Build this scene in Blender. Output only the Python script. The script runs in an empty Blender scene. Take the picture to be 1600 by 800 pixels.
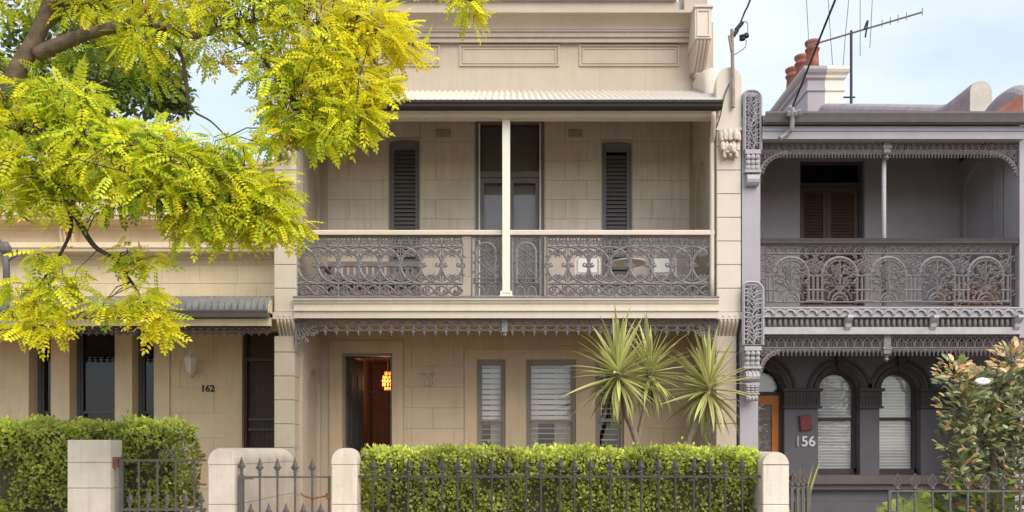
import bpy, bmesh, math, random
import numpy as np
from mathutils import Vector, Matrix
random.seed(7)
RNG = np.random.default_rng(7)
scene = bpy.context.scene
col = scene.collection
PI = math.pi
R = math.radians

# ------------------------------------------------------------------ camera
FPX, CAMY, CAMZ, VPX, HOR = 1207.0, -11.2, 1.5, 800.0, 700.0   # focal length in photo pixels, horizon row
cam_d = bpy.data.cameras.new('camera'); cam = bpy.data.objects.new('camera', cam_d); col.objects.link(cam)
cam.location = (0, CAMY, CAMZ); cam.rotation_euler = (R(90), 0, 0)
cam_d.sensor_width = 36; cam_d.lens = FPX / 1600 * 36
cam_d.shift_y = (HOR - 400) / 1600; cam_d.clip_end = 3000; cam_d.clip_start = 0.05
scene.camera = cam

# ------------------------------------------------------------------ sky and sun
SUN_EL, SUN_AZ = 45.0, 34.0         # degrees; azimuth to the right of straight behind the camera
world = bpy.data.worlds.new('World'); scene.world = world; world.use_nodes = True
wn, wl = world.node_tree.nodes, world.node_tree.links
for n in list(wn): wn.remove(n)
sky = wn.new('ShaderNodeTexSky'); sky.sky_type = 'NISHITA'; sky.sun_disc = False
sdir = Vector((math.sin(R(SUN_AZ)) * math.cos(R(SUN_EL)), -math.cos(R(SUN_AZ)) * math.cos(R(SUN_EL)), math.sin(R(SUN_EL))))
sky.sun_elevation = R(SUN_EL); sky.sun_rotation = math.atan2(sdir.x, sdir.y)
sky.air_density = 1.0; sky.dust_density = 1.2; sky.ozone_density = 1.0
bg = wn.new('ShaderNodeBackground'); bg.inputs[1].default_value = 0.13
tc = wn.new('ShaderNodeTexCoord'); mp = wn.new('ShaderNodeMapping'); mp.inputs['Scale'].default_value = (1.2, 1.2, 3.2)
nz = wn.new('ShaderNodeTexNoise'); nz.inputs['Scale'].default_value = 1.7; nz.inputs['Detail'].default_value = 6; nz.inputs['Roughness'].default_value = .55
rp = wn.new('ShaderNodeValToRGB'); rp.color_ramp.elements[0].position = .36; rp.color_ramp.elements[1].position = .74
rp.color_ramp.elements[0].color = (.38, .38, .38, 1); rp.color_ramp.elements[1].color = (.85, .85, .85, 1)
mx = wn.new('ShaderNodeMix'); mx.data_type = 'RGBA'; mx.inputs[7].default_value = (4.3, 4.35, 4.4, 1)
wo = wn.new('ShaderNodeOutputWorld')
wl.new(tc.outputs['Generated'], mp.inputs[0]); wl.new(mp.outputs[0], nz.inputs['Vector']); wl.new(nz.outputs[0], rp.inputs[0])
wl.new(rp.outputs[0], mx.inputs[0]); wl.new(sky.outputs[0], mx.inputs[6]); wl.new(mx.outputs[2], bg.inputs[0]); wl.new(bg.outputs[0], wo.inputs[0])
sl = bpy.data.lights.new('sun', 'SUN'); sl.energy = 1.5; sl.angle = R(50); sl.color = (1, .90, .76)
so = bpy.data.objects.new('sun', sl); col.objects.link(so); so.rotation_euler = (-sdir).to_track_quat('-Z', 'Y').to_euler(); so.location = (6, -12, 14)
vs = scene.view_settings; vs.view_transform = 'Standard'; vs.look = 'None'; vs.gamma = 1; vs.exposure = 1.16; vs.use_curve_mapping = False
scene.render.engine = 'CYCLES'
scene.render.resolution_x = 1024; scene.render.resolution_y = 512

# ------------------------------------------------------------------ helpers
def px(x, Y): return (x - VPX) * (Y - CAMY) / FPX
def pz(y, Y): return CAMZ + (HOR - y) * (Y - CAMY) / FPX
def P(x, y, Y): return Vector((px(x, Y), Y, pz(y, Y)))

MATS = {}
def mat(name, c, rough=.7, var=.12, scale=3.0, bump=.0, bscale=60., spec=.3, metal=0., streak=0., emit=0., dirt=None):
    m = bpy.data.materials.new(name); m.use_nodes = True; MATS[name] = m
    n, l = m.node_tree.nodes, m.node_tree.links
    b = n['Principled BSDF']; b.inputs['Roughness'].default_value = rough
    b.inputs['Specular IOR Level'].default_value = spec; b.inputs['Metallic'].default_value = metal
    g = n.new('ShaderNodeNewGeometry')
    t = n.new('ShaderNodeTexNoise'); t.inputs['Scale'].default_value = scale; t.inputs['Detail'].default_value = 8; t.inputs['Roughness'].default_value = .65
    l.new(g.outputs['Position'], t.inputs['Vector'])
    r = n.new('ShaderNodeValToRGB'); r.color_ramp.elements[0].position = .3; r.color_ramp.elements[1].position = .7
    lo = [x * (1 - var) for x in c]; hi = [min(1, x * (1 + var * .6)) for x in c]
    r.color_ramp.elements[0].color = (*lo, 1); r.color_ramp.elements[1].color = (*hi, 1)
    l.new(t.outputs[0], r.inputs[0]); out = r.outputs[0]
    if streak:
        mpn = n.new('ShaderNodeMapping'); mpn.inputs['Scale'].default_value = (9, 9, .7)
        l.new(g.outputs['Position'], mpn.inputs[0])
        t2 = n.new('ShaderNodeTexNoise'); t2.inputs['Scale'].default_value = 1.5; t2.inputs['Detail'].default_value = 7
        l.new(mpn.outputs[0], t2.inputs['Vector'])
        r2 = n.new('ShaderNodeValToRGB'); r2.color_ramp.elements[0].position = .5; r2.color_ramp.elements[1].position = .78
        l.new(t2.outputs[0], r2.inputs[0])
        ml = n.new('ShaderNodeMath'); ml.operation = 'MULTIPLY'; ml.inputs[1].default_value = streak; l.new(r2.outputs[0], ml.inputs[0])
        mm = n.new('ShaderNodeMix'); mm.data_type = 'RGBA'
        d = dirt or tuple(x * .45 for x in c)
        mm.inputs[7].default_value = (*d, 1); l.new(ml.outputs[0], mm.inputs[0]); l.new(out, mm.inputs[6]); out = mm.outputs[2]
    l.new(out, b.inputs['Base Color'])
    if bump:
        t3 = n.new('ShaderNodeTexNoise'); t3.inputs['Scale'].default_value = bscale; t3.inputs['Detail'].default_value = 4
        l.new(g.outputs['Position'], t3.inputs['Vector'])
        bp = n.new('ShaderNodeBump'); bp.inputs['Strength'].default_value = bump; bp.inputs['Distance'].default_value = .01
        l.new(t3.outputs[0], bp.inputs['Height']); l.new(bp.outputs[0], b.inputs['Normal'])
    if emit:
        b.inputs['Emission Color'].default_value = (*c, 1); b.inputs['Emission Strength'].default_value = emit
    return m
def glass(name, tint=(1, 1, 1), refl=1.0, rough=.01):
    m = bpy.data.materials.new(name); m.use_nodes = True; MATS[name] = m
    n, l = m.node_tree.nodes, m.node_tree.links
    for x in list(n): n.remove(x)
    o = n.new('ShaderNodeOutputMaterial'); t = n.new('ShaderNodeBsdfTransparent'); t.inputs[0].default_value = (*tint, 1)
    g = n.new('ShaderNodeBsdfGlossy'); g.inputs['Roughness'].default_value = rough; g.inputs['Color'].default_value = (.95, .96, 1, 1)
    f = n.new('ShaderNodeFresnel'); f.inputs[0].default_value = 1.52
    geo = n.new('ShaderNodeNewGeometry'); w = n.new('ShaderNodeTexNoise'); w.inputs['Scale'].default_value = 2.2
    bp = n.new('ShaderNodeBump'); bp.inputs['Strength'].default_value = .03; bp.inputs['Distance'].default_value = .02
    l.new(geo.outputs['Position'], w.inputs['Vector']); l.new(w.outputs[0], bp.inputs['Height']); l.new(bp.outputs[0], g.inputs['Normal'])
    ml = n.new('ShaderNodeMath'); ml.operation = 'MULTIPLY'; ml.inputs[1].default_value = 1.6 * refl; ml.use_clamp = True
    mxs = n.new('ShaderNodeMixShader')
    l.new(f.outputs[0], ml.inputs[0]); l.new(ml.outputs[0], mxs.inputs[0]); l.new(t.outputs[0], mxs.inputs[1]); l.new(g.outputs[0], mxs.inputs[2]); l.new(mxs.outputs[0], o.inputs[0])
    return m
def leafmat(name, trans=.35, rough=.45, spec=.3):
    m = bpy.data.materials.new(name); m.use_nodes = True; MATS[name] = m
    n, l = m.node_tree.nodes, m.node_tree.links
    b = n['Principled BSDF']; b.inputs['Roughness'].default_value = rough; b.inputs['Specular IOR Level'].default_value = spec
    a = n.new('ShaderNodeAttribute'); a.attribute_name = 'Col'
    tr = n.new('ShaderNodeBsdfTranslucent'); ms = n.new('ShaderNodeMixShader'); ms.inputs[0].default_value = trans
    l.new(a.outputs['Color'], b.inputs['Base Color']); l.new(a.outputs['Color'], tr.inputs[0])
    l.new(b.outputs[0], ms.inputs[1]); l.new(tr.outputs[0], ms.inputs[2]); l.new(ms.outputs[0], n['Material Output'].inputs[0])
    return m

WL = {}
def link(o, parent=None, loc=(0, 0, 0)):
    col.objects.link(o); o.location = loc; WL[o.name] = Vector(loc)
    if parent is not None:
        o.parent = parent; o.matrix_parent_inverse = Matrix.Translation(-WL[parent.name])
    return o
def tag(o, label, cat, group=None):
    o['kind'] = 'thing'; o['label'] = label; o['category'] = cat
    if group: o['group'] = group
    return o
def thing(name, label, cat, loc=(0, 0, 0), group=None):
    o = bpy.data.objects.new(name, None); o.empty_display_size = .2
    link(o, None, loc); return tag(o, label, cat, group)
def inst(name, mesh, parent, loc=(0, 0, 0), m=None):
    o = bpy.data.objects.new(name, mesh); return link(o, parent, loc)

class MB:
    def __init__(s): s.v, s.f = [], []
    def add(s, v, f):
        b = len(s.v); s.v += [tuple(p) for p in v]; s.f += [tuple(i + b for i in q) for q in f]; return s
    def box(s, x0, x1, y0, y1, z0, z1):
        if x0 > x1: x0, x1 = x1, x0
        return s.add([(x0, y0, z0), (x1, y0, z0), (x1, y1, z0), (x0, y1, z0), (x0, y0, z1), (x1, y0, z1), (x1, y1, z1), (x0, y1, z1)],
                     [(0, 3, 2, 1), (4, 5, 6, 7), (0, 1, 5, 4), (1, 2, 6, 5), (2, 3, 7, 6), (3, 0, 4, 7)])
    def cbox(s, x0, x1, y0, y1, z0, z1, c=.006):           # box with chamfered front edges (front is -Y)
        v = [(x0, y0 + c, z0), (x1, y0 + c, z0), (x1, y0 + c, z1), (x0, y0 + c, z1),
             (x0 + c, y0, z0 + c), (x1 - c, y0, z0 + c), (x1 - c, y0, z1 - c), (x0 + c, y0, z1 - c),
             (x0, y1, z0), (x1, y1, z0), (x1, y1, z1), (x0, y1, z1)]
        f = [(4, 5, 6, 7), (0, 1, 5, 4), (1, 2, 6, 5), (2, 3, 7, 6), (3, 0, 4, 7), (8, 9, 1, 0), (9, 10, 2, 1), (10, 11, 3, 2), (11, 8, 0, 3), (11, 10, 9, 8)]
        return s.add(v, f)
    def prism_x(s, prof, x0, x1):                          # prof: (y,z) closed outline extruded in X
        n = len(prof); v = [(x0, y, z) for y, z in prof] + [(x1, y, z) for y, z in prof]
        f = [(i, (i + 1) % n, n + (i + 1) % n, n + i) for i in range(n)]
        f += [tuple(range(n))[::-1], tuple(range(n, 2 * n))]
        return s.add(v, f)
    def prism_y(s, prof, y0, y1):                          # prof: (x,z) closed outline extruded in Y
        n = len(prof); v = [(x, y0, z) for x, z in prof] + [(x, y1, z) for x, z in prof]
        f = [(i, (i + 1) % n, n + (i + 1) % n, n + i) for i in range(n)]
        f += [tuple(range(n))[::-1], tuple(range(n, 2 * n))]
        return s.add(v, f)
    def tube(s, pts, r, n=8, cap=True):
        pts = [Vector(p) for p in pts]; k = len(pts)
        rs = r if isinstance(r, (list, tuple)) else [r] * k
        v, f = [], []; up = None
        for i, p in enumerate(pts):
            t = (pts[min(i + 1, k - 1)] - pts[max(i - 1, 0)]).normalized()
            if up is None: up = t.orthogonal().normalized()
            up = (up - t * up.dot(t)); up = up.normalized() if up.length > 1e-5 else t.orthogonal().normalized()
            w = t.cross(up)
            for j in range(n):
                a = 2 * PI * j / n + PI / n; v.append(p + (up * math.cos(a) + w * math.sin(a)) * rs[i])
        for i in range(k - 1):
            for j in range(n): f.append((i * n + j, i * n + (j + 1) % n, (i + 1) * n + (j + 1) % n, (i + 1) * n + j))
        if cap: f += [tuple(range(n))[::-1], tuple((k - 1) * n + j for j in range(n))]
        return s.add(v, f)
    def lathe(s, c, prof, n=12, axis='z'):                 # prof: (r,h)
        v, f = [], []; c = Vector(c)
        for r, h in prof:
            for j in range(n):
                a = 2 * PI * j / n
                d = (r * math.cos(a), r * math.sin(a), h) if axis == 'z' else (r * math.cos(a), -h, r * math.sin(a))
                v.append(c + Vector(d))
        for i in range(len(prof) - 1):
            for j in range(n): f.append((i * n + j, i * n + (j + 1) % n, (i + 1) * n + (j + 1) % n, (i + 1) * n + j))
        f += [tuple(range(n))[::-1], tuple((len(prof) - 1) * n + j for j in range(n))]
        return s.add(v, f)
    def ell(s, c, r, n=10, m=6, warp=None):
        v, f = [], []
        for i in range(m + 1):
            th = PI * i / m
            for j in range(n):
                a = 2 * PI * j / n
                v.append((c[0] + r[0] * math.sin(th) * math.cos(a), c[1] + r[1] * math.sin(th) * math.sin(a), c[2] + r[2] * math.cos(th)))
        for i in range(m):
            for j in range(n): f.append((i * n + j, (i + 1) * n + j, (i + 1) * n + (j + 1) % n, i * n + (j + 1) % n))
        return s.add(v, f)
    def iron(s, polys, t=.022, y=0., w=.013, u0=0., v0=0., flip=None, k_=.66):
        # flat bars following 2-D polylines (u,v) in the XZ plane; each poly is pts or (pts, width)
        for q in polys:
            pts, ww = (q if isinstance(q, tuple) and isinstance(q[1], float) and isinstance(q[0], list) else (q, w))
            if flip is not None: pts = [(flip - a, b) for a, b in pts]
            k = len(pts); closed = k > 2 and abs(pts[0][0] - pts[-1][0]) < 1e-6 and abs(pts[0][1] - pts[-1][1]) < 1e-6
            v, f = [], []
            for i in range(k):
                if closed: a, b = pts[i - 1 if i else k - 2], pts[i + 1 if i < k - 1 else 1]
                else: a, b = pts[max(i - 1, 0)], pts[min(i + 1, k - 1)]
                dx, dz = b[0] - a[0], b[1] - a[1]; L = math.hypot(dx, dz) or 1
                nx, nzz = -dz / L * ww * k_, dx / L * ww * k_
                X, Zz = pts[i][0] + u0, pts[i][1] + v0
                v += [(X + nx, y, Zz + nzz), (X, y - t / 2, Zz), (X - nx, y, Zz - nzz), (X, y + t / 2, Zz)]
            for i in range(k - 1):
                for j in range(4): f.append((i * 4 + j, i * 4 + (j + 1) % 4, i * 4 + 4 + (j + 1) % 4, i * 4 + 4 + j))
            f += [(3, 2, 1, 0), tuple((k - 1) * 4 + j for j in range(4))]
            s.add(v, f)
        return s
    def mesh(s, name, m, smooth=False, tri=False):
        me = bpy.data.meshes.new(name); me.from_pydata([tuple(p) for p in s.v], [], s.f)
        if tri:
            bm = bmesh.new(); bm.from_mesh(me)
            big = [q for q in bm.faces if len(q.verts) > 4]
            bmesh.ops.triangulate(bm, faces=big); bmesh.ops.recalc_face_normals(bm, faces=bm.faces); bm.to_mesh(me); bm.free()
        if m: me.materials.append(m if not isinstance(m, str) else MATS[m])
        if smooth:
            me.polygons.foreach_set('use_smooth', [True] * len(me.polygons))
        me.update(); return me
    def build(s, name, m, parent=None, smooth=False, tri=True, loc=(0, 0, 0)):
        o = bpy.data.objects.new(name, s.mesh(name, m, smooth, tri)); return link(o, parent, loc)

def arc(cx, cz, rx, rz, a0, a1, n=12): return [(cx + rx * math.cos(R(a0 + (a1 - a0) * i / n)), cz + rz * math.sin(R(a0 + (a1 - a0) * i / n))) for i in range(n + 1)]
def scroll(cx, cz, r, a0, turns, n=14, r1=.25): return [(cx + r * (1 - (1 - r1) * i / n) * math.cos(R(a0) + turns * 2 * PI * i / n), cz + r * (1 - (1 - r1) * i / n) * math.sin(R(a0) + turns * 2 * PI * i / n)) for i in range(n + 1)]
def mirror(polys, c):
    o = []
    for q in polys:
        if isinstance(q, tuple) and isinstance(q[1], float): o.append(([(2 * c - a, b) for a, b in q[0]], q[1]))
        else: o.append([(2 * c - a, b) for a, b in q])
    return polys + o
def subtract(r, holes, eps=.012):
    rs = [r]
    for h in holes:
        new = []
        for a in rs:
            if h[0] >= a[1] - 1e-6 or h[1] <= a[0] + 1e-6 or h[2] >= a[3] - 1e-6 or h[3] <= a[2] + 1e-6: new.append(a); continue
            x0, x1 = max(a[0], h[0]), min(a[1], h[1])
            if x0 > a[0]: new.append((a[0], x0, a[2], a[3]))
            if x1 < a[1]: new.append((x1, a[1], a[2], a[3]))
            if h[2] > a[2]: new.append((x0, x1, a[2], h[2]))
            if h[3] < a[3]: new.append((x0, x1, h[3], a[3]))
        rs = new
    return [a for a in rs if a[1] - a[0] > eps and a[3] - a[2] > eps]
def holed_wall(name, x0, x1, z0, z1, y0, y1, holes, m, parent):
    mb = MB()
    for a in subtract((x0, x1, z0, z1), holes): mb.box(a[0], a[1], y0, y1, a[2], a[3])
    return mb.build(name, m, parent)
BLK = {}
def block(parent, x0, x1, y0, y1, z0, z1, m, c=.004, name='stone_block'):
    k = (round(x1 - x0, 3), round(y1 - y0, 3), round(z1 - z0, 3), m, c)
    if k not in BLK: BLK[k] = MB().cbox(-k[0] / 2, k[0] / 2, 0, k[1], -k[2] / 2, k[2] / 2, c).mesh(name, m)
    return inst(name, BLK[k], parent, ((x0 + x1) / 2, y0, (z0 + z1) / 2))
def ashlar(parent, x0, x1, z0, z1, yf, rowh, blen, holes, m, gap=.006, th=.006, phase=0):
    zz = z0; r = phase; n = 0
    while zz < z1 - .03:
        zt = min(zz + rowh, z1); xx = x0 - (blen * .5 if r % 2 else 0)
        while xx < x1 - .01:
            a = (max(xx, x0), min(xx + blen, x1), zz, zt)
            for q in subtract(a, holes, .03):
                dy = random.uniform(0, .002)
                block(parent, q[0] + gap / 2, q[1] - gap / 2, yf - th - dy, yf, q[2] + gap / 2, q[3] - gap / 2, m); n += 1
            xx += blen
        zz += rowh; r += 1
    return n
def sweep_top(mb, path, x0, x1, zb, n=8):
    # wall along Y between x0,x1 with a half-round top following path [(y,z)]
    rad = (x1 - x0) / 2; cx = (x0 + x1) / 2; sec = []
    for (y, z) in path:
        ring = [(x0, y, zb), (x0, y, z - rad)] + [(cx - rad * math.cos(PI * i / n), y, z - rad + rad * math.sin(PI * i / n)) for i in range(1, n)] + [(x1, y, z - rad), (x1, y, zb)]
        sec.append(ring)
    k = len(sec[0]); v = [p for rg in sec for p in rg]; f = []
    for i in range(len(sec) - 1):
        for j in range(k): f.append((i * k + j, i * k + (j + 1) % k, (i + 1) * k + (j + 1) % k, (i + 1) * k + j))
    f += [tuple(range(k))[::-1], tuple((len(sec) - 1) * k + j for j in range(k))]
    mb.add(v, f); return mb
def smooth_path(pts, n=6):
    o = []
    for i in range(len(pts) - 1):
        p0, p1, p2, p3 = [Vector(pts[max(0, min(len(pts) - 1, i + d))]) for d in (-1, 0, 1, 2)]
        for k in range(n):
            t = k / n
            o.append(.5 * ((2 * p1) + (p2 - p0) * t + (2 * p0 - 5 * p1 + 4 * p2 - p3) * t * t + (3 * p1 - p0 - 3 * p2 + p3) * t ** 3))
    o.append(Vector(pts[-1])); return o
def text(body, size, loc, m, parent, name='house_number', ext=.008, bold=0.):
    c = bpy.data.curves.new('t', 'FONT'); c.body = body; c.size = size; c.extrude = ext; c.offset = bold; c.align_x = 'CENTER'
    t = bpy.data.objects.new('t', c); col.objects.link(t)
    me = bpy.data.meshes.new_from_object(t); col.objects.unlink(t); bpy.data.objects.remove(t)
    me.transform(Matrix.Rotation(R(90), 4, 'X')); me.materials.clear(); me.materials.append(MATS[m]); me.name = name
    return inst(name, me, parent, loc)
def scatter(name, bv, bf, M, L, C, m, parent=None):
    # many copies of a small leaf shape in one mesh; M (N,3,3), L (N,3), C (N,3)
    bv = np.asarray(bv, float); bf = np.asarray(bf, int); N, nv = len(L), len(bv)
    V = np.einsum('nij,vj->nvi', M, bv) + L[:, None, :]
    F = (bf[None] + (np.arange(N) * nv)[:, None, None]).reshape(-1, bf.shape[1])
    me = bpy.data.meshes.new(name); me.vertices.add(N * nv); me.vertices.foreach_set('co', V.reshape(-1))
    k = bf.shape[1]; me.loops.add(F.size); me.loops.foreach_set('vertex_index', F.reshape(-1).astype(np.int32))
    me.polygons.add(len(F)); me.polygons.foreach_set('loop_start', (np.arange(len(F)) * k).astype(np.int32))
    at = me.color_attributes.new('Col', 'FLOAT_COLOR', 'POINT')
    cc = np.ones((N * nv, 4)); cc[:, :3] = np.repeat(C, nv, axis=0); at.data.foreach_set('color', cc.reshape(-1))
    me.materials.append(MATS[m]); me.update(calc_edges=True); me.validate()
    o = bpy.data.objects.new(name, me); return link(o, parent)
def frames(D, Nn):
    # rotation matrices whose columns are side, direction, normal
    D = D / np.linalg.norm(D, axis=1, keepdims=True)
    S = np.cross(D, Nn); S /= np.linalg.norm(S, axis=1, keepdims=True) + 1e-9
    U = np.cross(S, D); return np.stack([S, D, U], axis=2)

# ------------------------------------------------------------------ materials
CREAM = (.485, .41, .33)
mat('cream', CREAM, .75, .09, 1.7, .15, 90, streak=.24, dirt=(.34, .28, .19))
mat('cream_joint', (.44, .365, .28), .85, .1, 4)
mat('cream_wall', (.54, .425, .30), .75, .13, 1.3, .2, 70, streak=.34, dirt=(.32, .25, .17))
mat('cream_upper', (.71, .61, .52), .75, .13, 1.3, .2, 70, streak=.34, dirt=(.34, .27, .20))  # lighter copy of the parapet cream, making up for light missing under the verandah
mat('cream_trim', (.61, .54, .455), .55, .07, 2, .06, 60, streak=.18, dirt=(.4, .33, .22))
mat('white_trim', (.78, .74, .64), .5, .04, 3)
mat('stone_pier', (.67, .60, .51), .8, .16, 2.6, .35, 45, streak=.42, dirt=(.33, .26, .18))
mat('tan', (.72, .585, .40), .78, .09, 2.5, .12, 80, streak=.14, dirt=(.24, .19, .12))
mat('tan_joint', (.36, .30, .20), .85, .1, 4)
mat('tan_dark', (.17, .135, .085), .8, .2, 5)
mat('roof_cream', (.60, .555, .48), .5, .10, 6, streak=.3, dirt=(.45, .40, .32))
mat('roof_grey', (.22, .22, .21), .5, .25, 5, streak=.4, dirt=(.10, .10, .10))
mat('gutter', (.045, .038, .035), .6, .15, 8, spec=.2)
mat('gutter_grey', (.14, .13, .128), .6, .15, 8)
mat('iron', (.215, .195, .20), .5, .35, 22, .15, 120, spec=.4)
mat('iron_mauve', (.215, .185, .19), .5, .35, 22, .15, 120, spec=.4)
mat('iron_pale', (.41, .395, .42), .55, .15, 14)
mat('iron_fence', (.05, .045, .044), .5, .3, 20, .2, 150, spec=.45)
mat('iron_gate', (.12, .105, .10), .55, .3, 20, .2, 150)  # fence iron lightened: sunlight on the left gate is put into the colour
mat('rust', (.20, .09, .05), .8, .4, 30)
mat('shutter', (.20, .185, .19), .5, .1, 6)
mat('taupe', (.26, .225, .19), .55, .1, 6)
mat('dark_frame', (.085, .083, .09), .5, .1, 6)
mat('slate_blue', (.10, .105, .125), .5, .1, 6)
mat('brown_door', (.10, .06, .045), .5, .2, 8)
mat('interior', (.20, .165, .14), .9, .1, 2)
mat('interior_dark', (.07, .06, .05), .9, .1, 2)
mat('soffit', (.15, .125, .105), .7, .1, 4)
mat('door_blind', (.30, .255, .235), .85, .08, 3)
mat('maroon_curtain', (.20, .095, .075), .9, .2, 6)
mat('hall', (.24, .15, .125), .8, .12, 3)
mat('floorboard', (.16, .09, .05), .5, .25, 6)
mat('blind', (.86, .79, .73), .6, .06, 5)
mat('white_blind', (.90, .89, .87), .55, .03, 5)
mat('curtain', (.66, .60, .55), .9, .08, 8)
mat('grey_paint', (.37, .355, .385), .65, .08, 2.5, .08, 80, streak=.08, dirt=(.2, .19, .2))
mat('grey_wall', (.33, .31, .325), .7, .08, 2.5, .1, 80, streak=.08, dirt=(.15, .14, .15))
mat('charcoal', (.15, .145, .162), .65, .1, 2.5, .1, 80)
mat('charcoal_brown', (.075, .062, .060), .6, .15, 4, .08, 80)
mat('sill_brown', (.17, .14, .135), .6, .15, 4)
mat('orange_door', (.62, .20, .035), .45, .08, 6)
mat('red_box', (.22, .055, .05), .45, .12, 8)
mat('white', (.82, .81, .78), .5, .04, 4)
mat('number_black', (.03, .028, .026), .5, .1, 8)
mat('terracotta', (.30, .125, .09), .85, .4, 7, .2, 40)
mat('parapet_mauve', (.33, .30, .32), .85, .22, 5, .2, 40)
mat('cement', (.5, .47, .42), .85, .15, 5)
mat('bark', (.20, .145, .11), .9, .45, 14, 1.0, 34, streak=.85, dirt=(.06, .042, .032))
mat('bark_dark', (.07, .05, .045), .9, .3, 12, .4, 40)
mat('yucca_bark', (.27, .215, .165), .9, .3, 16, .8, 40)
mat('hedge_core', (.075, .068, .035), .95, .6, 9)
mat('stem', (.12, .085, .055), .9, .3, 12)
mat('grey_timber', (.24, .215, .22), .7, .2, 8)
mat('aluminium', (.45, .45, .46), .4, .1, 9, metal=.8)
mat('wire_black', (.03, .03, .032), .6, .1, 9)
mat('timber_grey', (.30, .24, .20), .85, .3, 12)
mat('asphalt', (.05, .05, .052), .9, .25, 6, .3, 60)
mat('concrete', (.42, .36, .29), .9, .15, 3, .15, 50)
mat('soil', (.16, .115, .075), .95, .3, 6, .5, 30)
mat('tiles_floor', (.45, .33, .24), .6, .2, 5)
mat('lamp_glass', (.82, .80, .74), .25, .04, 8)
mat('amber', (1., .30, .06), .4, .05, 8, emit=.6)
mat('sky_reflective', (.55, .6, .68), .1, .1, 4)
mat('petal', (.85, .83, .78), .6, .03, 8)
glass('pane', (.97, .97, .97), .5)
glass('pane_dark', (.5, .5, .5), .4)
leafmat('leaf_gold', .5, .55, .15)
leafmat('leaf_green', .4, .45, .25)
leafmat('leaf_gloss', .12, .28, .5)
leafmat('leaf_yucca', .22, .42, .35)
# ------------------------------------------------------------------ ground
def sheet(name, x0, x1, y0, y1, z, m):
    o = MB().add([(x0, y0, z), (x1, y0, z), (x1, y1, z), (x0, y1, z)], [(0, 1, 2, 3)]).build(name, m); o['kind'] = 'structure'; return o
sheet('ground', -600, 600, -600, 600, -.14, 'soil')
sheet('road', -300, 300, -16.5, -6.3, -.12, 'asphalt')
o = MB().box(-300, 300, -6.3, -2.66, -.3, .0).build('footpath', 'concrete'); o['kind'] = 'structure'
o = MB().box(-300, 300, -6.45, -6.304, -.3, .004).build('kerb', 'cement'); o['kind'] = 'structure'
o = MB().box(-11.5, 12, -2.66, 1.5, -.3, .10).build('garden_soil', 'soil'); o['kind'] = 'structure'

# ================================================================== the cream terrace house
house = thing('terrace_house', 'cream two storey terrace house with iron lace balcony and open front door', 'house', (0, 1.5, .1))
XL, XLi, XRi, XR = -3.45, -3.13, 2.97, 3.32
YW = 1.5
def wx(p): return px(p, YW)
def wz(p): return pz(p, YW)
FL0, FL1 = .45, 3.68
door = (wx(535), wx(613), FL0, wz(552))
wins = [(wx(745), wx(790), .95, wz(562)), (wx(822), wx(900), .95, wz(562)), (wx(930), wx(975), .95, wz(562))]
ups = [(wx(608), wx(655), 4.25, wz(216)), (wx(941), wx(987), 4.25, wz(219))]
fdoor = (wx(743), wx(850), FL1, wz(186))
holes = [door] + wins + ups + [fdoor]
wall = holed_wall('facade_wall', XLi, XRi, .1, wz(62), YW, YW + .3, holes, 'cream', house)
# ashlar blocks on the wall: upper storey and ground floor between the smooth surrounds
bay = (wx(725), wx(1000), 0, wz(546)); dsur = (wx(514), wx(631), 0, wz(533))
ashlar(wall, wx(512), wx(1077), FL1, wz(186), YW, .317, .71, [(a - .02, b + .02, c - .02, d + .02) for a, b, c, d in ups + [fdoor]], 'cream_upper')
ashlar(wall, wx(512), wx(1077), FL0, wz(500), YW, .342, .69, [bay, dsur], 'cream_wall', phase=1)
MB().box(bay[0] + .012, wins[0][0] - .0, YW - .022, YW, .45, bay[3]).box(wins[0][1], wins[1][0], YW - .022, YW, .45, bay[3]).box(wins[1][1], wins[2][0], YW - .022, YW, .45, bay[3]).box(wins[2][1], bay[1] - .012, YW - .022, YW, .45, bay[3]) \
    .box(wins[0][0], wins[0][1], YW - .022, YW, wins[0][3], bay[3]).box(wins[1][0], wins[1][1], YW - .022, YW, wins[1][3], bay[3]).box(wins[2][0], wins[2][1], YW - .022, YW, wins[2][3], bay[3]).build('window_surround', 'cream_wall', house)
MB().box(dsur[0] + .012, door[0], YW - .03, YW, FL0, dsur[3]).box(door[1], dsur[1] - .012, YW - .03, YW, FL0, dsur[3]).box(door[0], door[1], YW - .03, YW, door[3], dsur[3]).build('door_surround', 'cream_wall', house)
for cx_ in (693, 899):                                   # terracotta style wall vents
    v = MB().box(wx(cx_ - 11), wx(cx_ + 11), YW - .022, YW - .013, wz(215), wz(203)); vt = v.build('wall_vent', 'cream_joint', house)
    g = MB()
    for i in range(7): g.box(wx(cx_ - 10 + i * 3), wx(cx_ - 10 + i * 3 + 1.4), YW - .028, YW - .02, wz(214), wz(204))
    g.build('vent_grille', 'cream', vt)
# house body behind the facade
MB().box(XL, XR, 8, 8.3, .1, 8.4).box(XL + .01, XR - .01, 1.82, 8, 8.2, 8.4).build('rear_wall', 'cream', house)
MB().box(XLi, XRi, 1.8, 8, 3.4, 3.62).box(XLi, XRi, 1.8, 8, .2, FL0).build('inner_floor', 'floorboard', house)
MB().box(-1.78, -1.68, 1.8, 8, FL0, 3.4).box(XLi, -3.0, 1.8, 8, FL0, 3.4).box(-3.0, -1.78, 5.4, 5.5, FL0, 3.4).box(-3.0, -1.78, 1.81, 5.4, 3.3, 3.38).build('hallway_wall', 'hall', house)
MB().box(-1.68, XRi, 4.6, 4.7, FL0, 3.4).box(XLi, XRi, 4.6, 4.7, FL1, 8.1).build('inner_wall', 'interior', house)
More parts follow.
